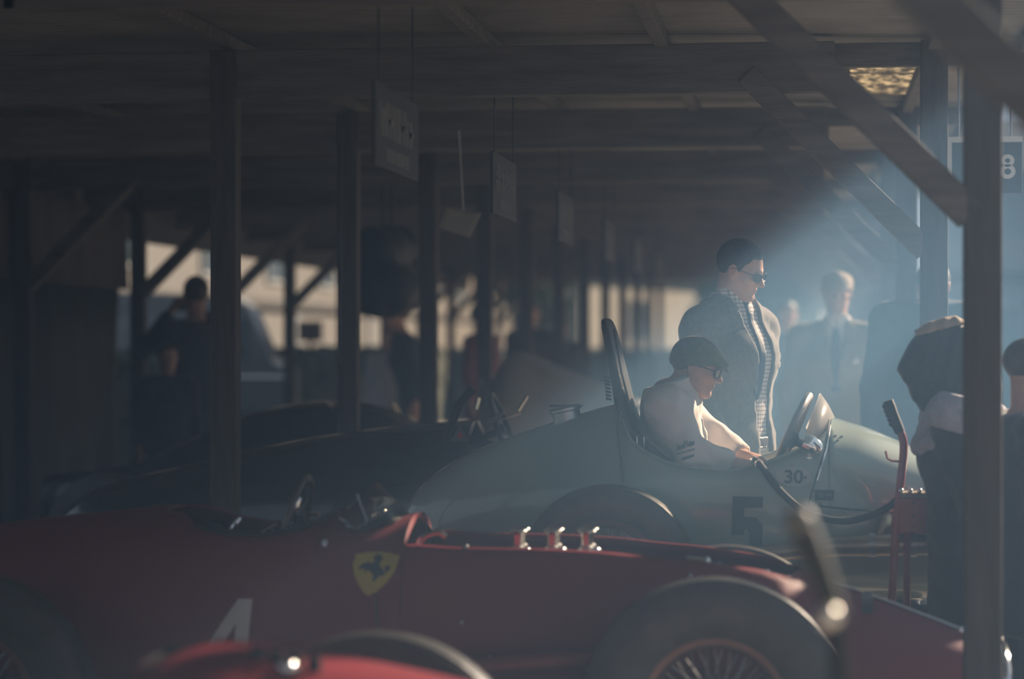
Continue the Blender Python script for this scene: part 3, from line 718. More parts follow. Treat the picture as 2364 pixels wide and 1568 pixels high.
# number 4 and shield
RL.decal('race_number', [[rs(*p) for p in ((554, 1381), (586, 1381), (568, 1590), (536, 1590))], [rs(*p) for p in ((554, 1381), (570, 1405), (498, 1516), (462, 1516))], [rs(*p) for p in ((464, 1516), (592, 1516), (590, 1548), (462, 1548))]], DECAL_W, red)
shp = [(814, 1283), (840, 1279.5), (863, 1279), (890, 1281), (915, 1286), (912, 1305), (905, 1326), (890, 1347), (870, 1366), (850, 1375), (838, 1366), (826, 1349), (815, 1327), (810, 1304)]
RL.decal('shield_badge', [[rs(*p) for p in shp]], DECAL_Y, red)
cc = lambda x, y: rs(500 + x*0.3303, 1050 + y*0.3303)
RL.decal('shield_emblem', [[cc(*p) for p in ((1085, 718), (1102, 706), (1128, 714), (1142, 742), (1124, 760), (1130, 790), (1152, 812), (1168, 834), (1150, 852), (1132, 850), (1112, 868), (1100, 890), (1084, 884), (1088, 848), (1070, 824), (1046, 806), (1020, 798), (992, 806), (984, 790), (1010, 770), (1048, 758), (1076, 768), (1090, 750), (1078, 736))],
                           [cc(*p) for p in ((1160, 800), (1172, 786), (1192, 782), (1200, 802), (1188, 822), (1170, 826))], [cc(*p) for p in ((1046, 806), (1030, 830), (1022, 824), (1034, 800))]], DECAL_D, red, 0.005)
RL.line('panel_joint', [rs(868, 1378), rs(872, 1440), rs(874, 1500)], 0.003, JOINT, red)
for px, py in ((1068, 1268), (1065, 1438), (1130, 1520), (1590, 1335)):
    x, z = rs(px, py); MB().sphere((x, -RL.ysurf(x, z), z), 0.008, 8, (1, 0.6, 1)).build('fastener', STEEL, red)
# windscreen and its foot
x0, z0 = r(948, 1198); x1, z1 = r(868, 1116)
screen('windscreen', red, x0, z0, x1, z1, 0.27, 0.16, GLASS, 0.03, None)
MB().tube([(x0 - 0.09, -0.20, z0 - 0.01), (x0 - 0.115, -0.20, z0 + 0.055), (x0 - 0.125, -0.195, z0 + 0.085)], 0.003, 6).build('screen_stay', STEEL, red)
# steering wheel and cockpit fittings
x, z = r(690, 1208)
steering('steering_wheel', red, (x, -0.05, z), 0.145, (-0.97, 0, 0.25), mat('dark_wood_rim', (0.06, 0.04, 0.03), 0.3, coat=0.3), 0.011)
for (a, b), (c_, d_) in (((692, 1150), (684, 1180)), ((712, 1184), (738, 1186)), ((530, 1232), (556, 1196)), ((570, 1243), (608, 1240)), ((600, 1236), (640, 1212))):
    p_, q_ = r(a, b, RY - 0.12), r(c_, d_, RY - 0.12)
    MB().tube([(p_[0], -0.12, p_[1]), ((p_[0]+q_[0])/2, -0.125, (p_[1]+q_[1])/2), (q_[0], -0.12, q_[1])], 0.008, 10).build('control_lever', CHROME, red)
MB().rbox((r(405, 0)[0], -0.30, 0.26), (r(776, 0)[0], 0.30, 0.30), 0.01).build('cockpit_floor', DARKIN, red)
o = MB().rbox((r(405, 0)[0], -0.28, 0.30), (r(405, 0)[0] + 0.12, 0.28, 0.80), 0.04).build('seat_back', LEATHER, red)
MB().rbox((r(405, 0)[0] + 0.1, -0.26, 0.30), (r(600, 0)[0], 0.26, 0.40), 0.03).build('seat_cushion', LEATHER, red)
MB().rbox((r(776, 0)[0] + 0.01, -0.28, 0.3), (r(776, 0)[0] + 0.03, 0.28, 0.80), 0.01).build('dashboard', STEEL, red)
# engine in the open bay
ex0, ex1 = r(985, 0)[0], r(1840, 0)[0]
MB().rbox((ex0 + 0.02, -0.17, 0.25), (ex1 - 0.15, 0.17, 0.62), 0.03).build('engine_block', mat('engine_black', (0.03, 0.03, 0.032), 0.5, metal=0.3), red)
for sd in (-1, 1):
    MB().rbox((ex0 + 0.05, sd*0.11 - 0.05, 0.61), (ex1 - 0.22, sd*0.11 + 0.05, 0.675), 0.022).build('cam_cover', mat('cam_cover', (0.12, 0.12, 0.12), 0.35, metal=0.8), red)
MB().rbox((ex1 - 0.12, -0.22, 0.28), (ex1 - 0.06, 0.22, 0.64), 0.01).build('radiator', BLACK, red)
for k, px in enumerate((1197, 1277, 1356)):
    x, z = r(px, 1222, RY - 0.06)
    cb = part_empty('carburettor', red, (x, -0.06, 0))
    MB().rbox((-0.035, -0.05, 0.655), (0.035, 0.09, z - 0.06), 0.012).build('float_chamber', ALU, cb)
    for yy in (-0.02, 0.06):
        MB().lathe([(0.0145, 0.0), (0.0150, -0.022), (0.0165, -0.034), (0.0185, -0.045), (0.024, -0.052), (0.0275, -0.050), (0.0275, -0.046), (0.022, -0.048)][::-1], (0, yy, z - 0.052), (0, 0, -1), 28).build('intake_trumpet', mat('polished_alloy', (0.75, 0.73, 0.68), 0.18, metal=1.0), cb, angle=180)
        MB().lathe([(0.016, z - 0.075), (0.02, z - 0.072), (0.02, z - 0.05), (0.0145, z - 0.046)], (0, yy, 0), (0, 0, 1), 20).build('trumpet_base', ALU, cb)
    MB().tube([(0.03, -0.045, z - 0.062), (0.045, -0.055, z - 0.066)], 0.009, 10).sphere((0.03, -0.05, z - 0.058), 0.012, 8).build('fuel_union', CHROME, cb)
MB().tube(smooth_path([Vector((r(a, b, RY-0.2)[0], -0.2, r(a, b, RY-0.2)[1])) for a, b in ((960, 1272), (966, 1258), (985, 1238), (1012, 1230), (1030, 1240))]), 0.010, 10).build('breather_pipe', CHROME, red)
for px, py, ln in ((1500, 1298, 26), (1545, 1306, 16), (1585, 1292, 46), (1640, 1305, 20), (1395, 1288, 12), (1740, 1320, 30)):
    a, b = r(px, py, RY - 0.16), r(px + ln, py + 4, RY - 0.16)
    MB().tube([(a[0], -0.16, a[1]), (b[0], -0.16, b[1])], 0.010, 10).sphere((b[0], -0.16, b[1]), 0.013, 8).build('pipe_union', CHROME, red)
MB().tube([(ex0 + 0.05, -0.14, 0.70), (ex0 + 0.4, -0.18, 0.71), (ex1 - 0.2, -0.15, 0.66)], 0.012, 10).build('fuel_rail', BLACK, red)
# nose: grille surround, trim strip, strap, badge
nx, nz = r(2310, 1490)
mb = MB(); zt_, zb_, w_, n_ = RL.prm(nx)
prof = [(nx + 0.004, -w_*math.copysign(abs(math.sin(a))**(2/n_), math.sin(a)), (zt_+zb_)/2 + (zt_-zb_)/2*math.copysign(abs(math.cos(a))**(2/n_), math.cos(a))) for a in [2*math.pi*k/48 for k in range(49)]]
mb.tube(prof, 0.014, 10).build('grille_surround', CHROME, red)
for k in range(9):
    y = -0.14 + 0.035*k; MB().tube([(nx + 0.004, y, zb_ + 0.03), (nx + 0.006, y, zt_ - 0.03)], 0.004, 6).build('grille_bar', STEEL, red)
def top(px, yy):
    x = r(px, 0)[0]; zt, zb, w, n = RL.prm(x); u = abs(yy)/w; return (x, yy, (zt+zb)/2 + (zt-zb)/2*(1-u**n)**(1/n))
MB().tube([Vector(top(px, -0.05)) + Vector((0, 0, 0.006)) for px in range(2010, 2230, 20)], 0.008, 8, flat=0.6).build('bonnet_trim_and_highlight', ALU, red)
MB().tube([Vector(top(px, -0.03)) + Vector((0, 0, 0.006)) for px in range(1910, 1990, 15)], 0.008, 8, flat=0.6).build('bonnet_trim_and_highlight', CHROME, red)  # short chrome strip laid on the bonnet in place of a highlight
xs = r(1997, 0)[0]
zt, zb, w, n = RL.prm(xs)
MB().rings([[(xs + dx_, -w*1.012*math.copysign(abs(math.sin(a))**(2/n), math.sin(a)), (zt+zb)/2 + (zt-zb)/2*1.012*math.copysign(abs(math.cos(a))**(2/n), math.cos(a))) for a in [R_(-38 + 76*k/24) for k in range(25)]] for dx_ in (-0.018, 0.018)], close=False).build('bonnet_strap', LEATHER, red)
MB().sphere(top(2215, -0.05), 0.014, 8).build('nose_badge', CHROME, red)
MB().tube([(rs(860, 0)[0], -0.40, 0.42), (rs(1260, 0)[0], -0.40, 0.47), (rs(1390, 0)[0], -0.36, 0.47), (rs(1430, 0)[0], -0.28, 0.52)], 0.028, 12).build('exhaust_pipe', mat('exhaust_red_rust', (0.22, 0.06, 0.05), 0.45, metal=0.4), red)
fwx = r(1650, 0, RY - 0.52)[0]
for sd in (-1, 1):
    wheel(red, (fwx, 0.53*sd, 0.364), 0.364, 0.15, 0.195, steer=R_(4), side=sd)
    wheel(red, (-2.35, 0.55*sd, 0.36), 0.355, 0.15, 0.195, side=sd)
    MB().tube([(fwx, 0.22*sd, 0.42), (fwx, 0.47*sd, 0.40)], 0.014, 8).build('wishbone', STEEL, red)
    MB().tube([(fwx + 0.12, 0.2*sd, 0.26), (fwx, 0.47*sd, 0.28)], 0.014, 8).build('wishbone', STEEL, red)
MB().tube([(-2.35, -0.5, 0.36), (-2.35, 0.5, 0.36)], 0.03, 12).build('rear_axle', BLACK, red)

# ================================================================== the nearest red car, only its cowl and far wheel in view
CY = 4.85; CX = -0.9
near = thing('racing_car', 'bright red car nearest the camera, only bonnet and far wheel in view at bottom left', 'car', (CX, CY, 0))
def c(px, py, Y=CY):
    X, z = onY(px, py, Y); return X - CX, z
cst = [(-1.9, 0.60, 0.3, 0.06, 2.1), (-1.6, 0.66, 0.22, 0.2, 2.3), (-1.2, 0.69, 0.2, 0.3, 2.5), (-0.75, 0.70, 0.19, 0.34, 2.6), (-0.45, 0.71, 0.19, 0.34, 2.5)]
for px, py, zb, w, n in ((470, 1486, 0.18, 0.335, 2.6), (620, 1497, 0.18, 0.32, 2.6), (800, 1526, 0.18, 0.30, 2.6), (960, 1556, 0.18, 0.28, 2.5), (1150, 1600, 0.18, 0.26, 2.4), (1400, 1680, 0.2, 0.23, 2.3), (1600, 1760, 0.22, 0.18, 2.3), (1680, 1830, 0.26, 0.13, 2.2)):
    x, z = c(px, py); cst.append((x, z, zb, w, n))
ce = [(-0.95, 0.64), (-0.85, 0.60), (-0.65, 0.58), (-0.5, 0.60), (-0.42, 0.68)]
CL = Loft(cst, [(-0.95, -0.43, ce)])
CL.build('body', PAINT_R2, near, 0.010)
MB().rbox((-0.93, -0.28, 0.22), (-0.45, 0.28, 0.26), 0.01).build('cockpit_floor', DARKIN, near)
for k in range(4):
    x, z = c(560 + 45*k, 1545 + 8*k, CY - 0.25)
    MB().rbox((-0.014, -0.004, -0.028), (0.014, 0.006, 0.028), 0.003).build('louvre', DARKIN, near, loc=(x, -CL.ysurf(x, z), z))
x, z = c(638, 1562, CY - 0.25)
o = MB().lathe([(0.0, 0.02), (0.012, 0.018), (0.018, 0.008), (0.019, -0.004), (0.0, -0.006)], axis=(-0.3, -0.6, 0.75), n=24).build('bonnet_catch', CHROME, near, angle=180); o.location = (x, -CL.ysurf(x, z) - 0.006, z)
wx = c(872, 0, CY + 0.6)[0]
for sd in (-1, 1):
    wheel(near, (wx, 0.60*sd, 0.352), 0.355, 0.15, 0.195, side=sd)
    wheel(near, (-1.45, 0.58*sd, 0.352), 0.355, 0.15, 0.195, side=sd)
    MB().tube([(wx, 0.22*sd, 0.40), (wx, 0.54*sd, 0.38)], 0.016, 8).build('wishbone', STEEL, near)
MB().tube([(-1.45, -0.5, 0.36), (-1.45, 0.5, 0.36)], 0.03, 12).build('rear_axle', BLACK, near)
x0, z0 = c(600, 1520); 
screen('windscreen', near, -0.30, 0.69, -0.40, 0.745, 0.24, 0.14, GLASS, 0.02)

# jack handle close to the camera, leaning, with a bright chrome pivot
jp = [at(px, py, 3.75) for px, py in ((1846, 1208), (1862, 1240), (1890, 1310), (1918, 1385), (1932, 1425))]
base = Vector((jp[-1].x + 0.02, jp[-1].y, 0))
t = thing('jack_handle', 'dark blurred jack lever with a chrome pivot close to the camera', 'jack', tuple(base))
MB().tube([p - base for p in jp], [0.018, 0.022, 0.021, 0.018, 0.016], 14).build('grip', mat('olive_grip', (0.05, 0.05, 0.042), 0.7), t)
MB().sphere(at(1846, 1205, 3.75) - base, 0.024, 10).build('end_cap', mat('pale_cap', (0.20, 0.19, 0.17), 0.5), t)
MB().tube([jp[-1] - base, Vector((0.0, 0, 0.55)), Vector((0, 0, 0.02))], 0.016, 10).build('post', BLACK, t)
MB().sphere(at(1914, 1424, 3.7) - base, 0.019, 10).build('pivot', mat('satin_chrome', (0.85, 0.80, 0.7), 0.32, metal=1.0), t)
MB().rbox((-0.10, -0.15, 0), (0.10, 0.15, 0.03), 0.008).build('base', BLACK, t)

# ================================================================== dark cars behind
def dark_car(name, label, X, Y, rotz, paint, st, op, scr=None, wheels=((-0.95, 0.55), (1.0, 0.55)), R=0.34, hubz=None, zoff=0):
    t = thing(name, label, 'car', (X, Y, 0), rotz)
    Lf = Loft(st, op); Lf.build('body', paint, t, 0.012, 0.05)
    for wx, wy in wheels:
        for sd in (-1, 1): wheel(t, (wx, wy*sd, R), R, 0.14, 0.19, side=sd, rim=STEEL)
    for wx, wy in wheels: MB().tube([(wx, -wy + 0.03, R), (wx, wy - 0.03, R)], 0.025, 8).build('axle', BLACK, t)
    return t, Lf
# E: black open car straight behind the green one, raked screens over its cowl
EY = 10.55
e2 = lambda px, py: onY(px, py, EY)
EX = -1.75
st = [(-1.7, 0.45, 0.3, 0.08, 2.2), (-1.5, 0.66, 0.22, 0.22, 2.3), (-1.0, 0.82, 0.2, 0.32, 2.4), (-0.45, 0.94, 0.19, 0.38, 2.5), (0.0, 1.0, 0.18, 0.40, 2.6), (0.3, 1.02, 0.18, 0.41, 2.6), (0.75, 1.03, 0.18, 0.40, 2.6), (1.1, 1.0, 0.18, 0.36, 2.5), (1.5, 0.85, 0.22, 0.25, 2.3), (1.75, 0.6, 0.35, 0.08, 2.1)]
E, EL = dark_car('racing_car', 'black open racing car with raked clear screens just behind the green car', EX, EY, 0, PAINT_B, st, [(0.3, 0.95, [(0.3, 0.93), (0.45, 0.86), (0.8, 0.86), (0.95, 0.95)])])
def quad_plate(name, m, parent, pts, th=0.006):
    o = MB().add(pts, [tuple(range(len(pts)))]).build(name, m, parent, smooth=False); solid(o, th, 0); return o
def eL(px, py, dy): X, z = onY(px, py, EY + dy); return (X - EX, dy, z)
quad_plate('side_screen', GLASS, E, [eL(1112, 872, -0.3), eL(1165, 960, -0.3), eL(1128, 972, -0.3), eL(1092, 945, -0.3)])
quad_plate('side_screen', GLASS, E, [eL(1178, 866, 0.25), eL(1222, 912, 0.25), eL(1198, 950, 0.25), eL(1160, 930, 0.25)])
MB().tube([eL(1128, 973, -0.31), eL(1165, 952, -0.31)], 0.016, 8, flat=0.6).build('screen_clamp', ALU, E)
MB().tube([eL(1195, 948, 0.22), eL(1216, 914, 0.22)], 0.008, 8).build('screen_pillar', CHROME, E)
MB().tube([eL(1030, 1010, -0.33), eL(1060, 935, -0.33), eL(1092, 897, -0.33)], 0.020, 10).build('screen_frame', BLACK, E)
MB().tube([eL(1100, 945, -0.28), eL(1106, 918, -0.28)], 0.012, 8).build('mirror', CHROME, E)
MB().tube([eL(1125, 975, -0.35), eL(1160, 968, -0.35), eL(1215, 950, -0.35)], 0.005, 8).build('chrome_strip', CHROME, E)
steering('steering_wheel', E, (0.42, 0, 0.98), 0.17, (0.94, 0, 0.34), BLACK, 0.012)
tri = [eL(1060, 982, -0.43), eL(1082, 1018, -0.43), eL(1040, 1018, -0.43)]
quad_plate('warning_triangle', mat('decal_triangle', (0.10, 0.12, 0.13), 0.5), E, tri, 0.004)
quad_plate('triangle_mark', mat('decal_red', (0.35, 0.03, 0.03), 0.5), E, [eL(1062, 995, -0.436), eL(1068, 1008, -0.436), eL(1058, 1014, -0.436), eL(1056, 1003, -0.436)], 0.003)
# D: dark closed-tail car further left
DY = 13.0; DX = -2.9
def dL(px, py, dy): X, z = onY(px, py, DY + dy); return (X - DX, dy, z)
st = [(-1.3, 0.62, 0.4, 0.05, 2.1)]
for px, py, w in ((352, 1056, 0.12), (420, 1018, 0.22), (500, 980, 0.32), (600, 948, 0.40), (740, 926, 0.44), (830, 928, 0.45), (900, 945, 0.44), (1000, 998, 0.40), (1150, 1030, 0.34), (1350, 1060, 0.28), (1600, 1110, 0.2)):
    q = dL(px, py, 0); st.append((q[0], q[2], 0.2, w, 2.4))
st = [s_ for s_ in st if s_[0] > -1.29 or s_[0] == -1.3]
D, DLf = dark_car('racing_car', 'near-black car with a long rounded tail in the shade behind the left posts', DX, DY, 0, PAINT_D, st, [], wheels=((-0.75, 0.62), (1.35, 0.6)))
for a, b, dy in (((752, 926), (788, 952), -0.2), ((900, 928), (928, 958), 0.12), ((940, 958), (968, 984), 0.1)):
    quad_plate('glint_panel', CHROME, D, [dL(a[0], a[1], dy), dL(a[0] + 16, a[1] + 6, dy + 0.05), dL(b[0], b[1], dy + 0.05), dL(b[0] - 14, b[1] - 4, dy)], 0.008)  # chrome plates added and tilted towards the bright side to give glints
DLf.line('tail_highlight', [(dL(352, 0, -0.1)[0], dL(352, 1060, -0.1)[2]), (dL(420, 0, -0.1)[0], dL(420, 1024, -0.1)[2] - 0.01), (dL(475, 0, -0.1)[0], dL(475, 996, -0.1)[2] - 0.02)], 0.004, CHROME, D, 0.003)  # chrome line standing in for the highlight along the tail
ovp = [(math.cos(a), math.sin(a)) for a in [2*math.pi*k/24 for k in range(25)]]
MB().tube([dL(923 + 32*a, 1081 + 9*b, -0.46) for a, b in ovp], 0.0035, 6).build('oval_badge', DECAL_M, D)
# F: car under a grey cover
FY = 15.6; FX = -1.6
cov = []
for px, py, w in ((1090, 1010, 0.45), (1120, 900, 0.60), (1165, 812, 0.62), (1190, 806, 0.63), (1260, 834, 0.66), (1330, 866, 0.70), (1400, 890, 0.72), (1470, 925, 0.72), (1540, 960, 0.70), (1610, 985, 0.66), (1650, 1060, 0.55)):
    X, z = onY(px, py, FY - 0.2); rg = []
    for k in range(33):
        a = math.pi*k/32; y = -w*math.copysign(abs(math.cos(a))**0.75, math.cos(a)); zz = z*(math.sin(a)**0.55) if 0 < k < 32 else 0.02
        fold = 0.018*math.sin(9*a + X*7) + 0.012*math.sin(17*a - X*5)
        rg.append((X - FX, y*(1 + fold), max(0.02, zz*(1 + 0.25*fold))))
    cov.append(rg)
fc = MB().rings(cov, close=False).build('car_cover', mat('grey_cover_cloth', (0.42, 0.41, 0.38), 0.85, var=0.15, bump=0.2), None, angle=180); fc.location = (FX, FY, 0); subdiv(fc, 1); solid(fc, 0.004)
tag(fc, 'grey cloth cover draped over a parked car behind the black racing car', 'car cover')
# ------------------------------------------------------------------ people
def rot3(yaw=0, pitch=0, roll=0):
    """local->parent: pitch>0 looks down, yaw>0 turns left"""
    return np.array(Matrix.Rotation(yaw, 3, 'Z') @ Matrix.Rotation(pitch, 3, 'Y') @ Matrix.Rotation(roll, 3, 'X'))
class Fig:
    """a clothed figure; local frame: x forward, y to its left, z up, origin on the floor"""
    def __init__(s, H=1.78, head=(0, 0, 0), lean=0.0, arms=None, legs=None, seat=None, headoff=(0, 0, 0), build=1.0, hscale=1.0, shrug=0.0):
        k = H/1.78; s.k = k; s.b = build
        J = dict(pel=(0, 0, .95), wai=(0.0, 0, 1.11), che=(.01, 0, 1.27), upp=(-.005, 0, 1.395), nck=(-.015, 0, 1.485), hed=(.012, 0, 1.655),
                 shL=(-.005, .178, 1.415), shR=(-.005, -.178, 1.415), hiL=(0, .09, .92), hiR=(0, -.09, .92), knL=(.015, .10, .50), knR=(.015, -.10, .50), anL=(-.03, .105, .09), anR=(-.03, -.105, .09),
                 elL=(-.02, .235, 1.13), elR=(-.02, -.235, 1.13), wrL=(.04, .25, .89), wrR=(.04, -.25, .89))
        J.update(legs or {})
        J = {a: V3(v)*k for a, v in J.items()}
        if lean:
            pv = J['pel'].copy(); M = np.array(Matrix.Rotation(lean, 3, 'Y'))
            for a in ('wai', 'che', 'upp', 'nck', 'hed', 'shL', 'shR', 'elL', 'elR', 'wrL', 'wrR'): J[a] = M @ (J[a]-pv) + pv
        J['hed'] = J['hed'] + V3(headoff)
        for a, v in (arms or {}).items(): J[a] = V3(v)*k
        for a in ('nck', 'upp', 'shL', 'shR'): J[a] = J[a] + V3((0, 0, shrug))
        s.J = J; s.HM = rot3(*head); s.hs = hscale
    def torso(s, P, inf=0.0):
        J = s.J; k = s.k; b = s.b; Y = (0, 1, 0)
        f = cone(P, J['pel'], J['wai'], .112*k*b+inf*.7, .100*k*b+inf*.7, Y, 1.42)
        f = smin(f, cone(P, J['wai'], J['che'], .100*k*b+inf*.7, .118*k*b+inf*.7, Y, 1.42), .05)
        f = smin(f, cone(P, J['che'], J['upp'], .118*k*b+inf*.7, .085*k+inf*.7, Y, 1.45), .05)
        for sd in ('shL', 'shR'): f = smin(f, cone(P, J['nck']+V3((0, 0, -.035*k)), J[sd], .058*k+inf, .052*k+inf), .05)
        f = smin(f, cone(P, J['nck']+V3((-.02, 0, -.01))*1, J['upp'], .058*k+inf, .07*k+inf), .05)
        return f
    def arm(s, P, sd, inf=0.0, cut=None):
        J = s.J; k = s.k
        f = smin(cone(P, J['sh'+sd], J['el'+sd], .058*k+inf, .042*k+inf), cone(P, J['el'+sd], J['wr'+sd], .042*k+inf, .028*k+inf*1.1), .02)
        if cut is not None:
            d = J['wr'+sd]-J['el'+sd]; d = d/np.linalg.norm(d); f = np.maximum(f, half(P, J['wr'+sd] + d*cut, d))
        return f
    def leg(s, P, sd, inf=0.0):
        J = s.J; k = s.k
        return smin(cone(P, J['hi'+sd], J['kn'+sd], .085*k+inf, .056*k+inf), cone(P, J['kn'+sd], J['an'+sd], .056*k+inf, .038*k+inf*1.2), .03)
    def foot(s, P, sd, inf=0.0):
        a = s.J['an'+sd]; k = s.k
        f = cone(P, a+V3((-.02, 0, -.05))*k, a+V3((.13, 0, -.062))*k, .034*k+inf, .028*k+inf, (0, 1, 0), 1.25)
        return np.maximum(smin(f, cone(P, a, a+V3((.02, 0, -.04))*k, .038*k+inf, .036*k+inf), .03), -(P[2]-(a[2]-.088*k)))
    def hl(s, P):
        c = s.J['hed']; M = s.HM.T; q = [P[i]-c[i] for i in range(3)]
        return [(M[i][0]*q[0]+M[i][1]*q[1]+M[i][2]*q[2])/(s.k*s.hs) for i in range(3)]
    def head(s, P, fine=True):
        q = s.hl(P); A = np.abs(q[1]); Q = [q[0], A, q[2]]
        f = ell(q, (-.014, 0, .030), (.100, .077, .090))
        f = smin(f, ell(q, (.030, 0, -.030), (.060, .057, .082)), .03)
        f = smin(f, cone(Q, (.0, .048, -.055), (.060, .018, -.098), .020, .020), .025)
        f = smin(f, ell(q, (.070, 0, -.096), (.018, .022, .018)), .02)
        f = smin(f, cone(q, (.085, 0, .012), (.110, 0, -.027), .008, .0125), .012)
        f = smin(f, ell(Q, (.094, .013, -.031), (.012, .009, .008)), .008)
        f = smin(f, cone(Q, (.084, .0, .022), (.066, .045, .024), .010, .008), .014)
        f = smin(f, ell(Q, (.058, .038, -.018), (.026, .024, .022)), .02)
        if fine:
            f = smax(f, -ell(Q, (.096, .032, .002), (.016, .017, .010)), .010)
            f = smin(f, ell(Q, (.070, .032, .001), (.0135, .0135, .0125)), .004)
            f = smin(f, cone(Q, (.090, .0, -.0555), (.080, .020, -.058), .0065, .004), .006)
            f = smin(f, cone(Q, (.088, .0, -.067), (.079, .018, -.064), .0070, .004), .006)
            f = smax(f, -cone(Q, (.100, .0, -.0615), (.082, .024, -.0615), .004, .002), .004)
        e = ell(Q, (-.006, .077, -.002), (.022, .011, .034))
        e = smax(e, -ell(Q, (-.002, .088, .002), (.012, .008, .019)), .006)
        f = smin(f, e, .010)
        nl = s.J['nck'] + V3((0, 0, -.03))
        hb = s.J['hed'] + (s.HM @ V3((-.02, 0, -.06)))*s.k
        return smin(f*s.k*s.hs, cone(P, nl, hb, .060*s.k, .056*s.k), .025)
    def hand(s, P, sd, d, n, curl=0.35, spread=0.0):
        """hand at the wrist pointing along d, back of the hand facing n"""
        w = s.J['wr'+sd]; d = V3(d)/np.linalg.norm(d); n = V3(n); n = n - d*float(n@d); n /= np.linalg.norm(n); t = np.cross(n, d)*(1 if sd == 'R' else -1)
        q0 = [P[i]-w[i] for i in range(3)]; k = s.k
        q = [(q0[0]*v[0]+q0[1]*v[1]+q0[2]*v[2])/k for v in (d, t, n)]
        f = ell(q, (.048, 0, 0), (.054, .040, .016)); f = smin(f, cone(q, (-.03, 0, 0), (.03, 0, 0), .026, .028, (0, 1, 0), 1.15), .02)
        for i, (y, ln) in enumerate(((.030, .072), (.010, .080), (-.010, .074), (-.029, .058))):
            b = V3((.088 - .006*abs(i-1), y, 0)); a = 0; r_ = .0092
            for j, fr in enumerate((.45, .32, .23)):
                a += curl*(0.8 if j == 0 else 1.0); e = b + V3((math.cos(a)*ln*fr, spread*(1.5-i)*ln*fr, -math.sin(a)*ln*fr))
                f = smin(f, cone(q, b, e, r_, r_*.93), .006); b = e; r_ *= .93
        f = smin(f, cone(q, (.022, .030, -.004), (.052, .056, -.014), .015, .011), .010); f = smin(f, cone(q, (.052, .056, -.014), (.080, .060, -.026), .011, .009), .006)
        return f*k
    def box(s, keys, pad):
        p = np.stack([s.J[a] for a in keys]); return p.min(0)-pad, p.max(0)+pad
TOR = ('pel', 'wai', 'che', 'upp', 'nck', 'shL', 'shR')
ARM = ('shL', 'elL', 'wrL', 'shR', 'elR', 'wrR')

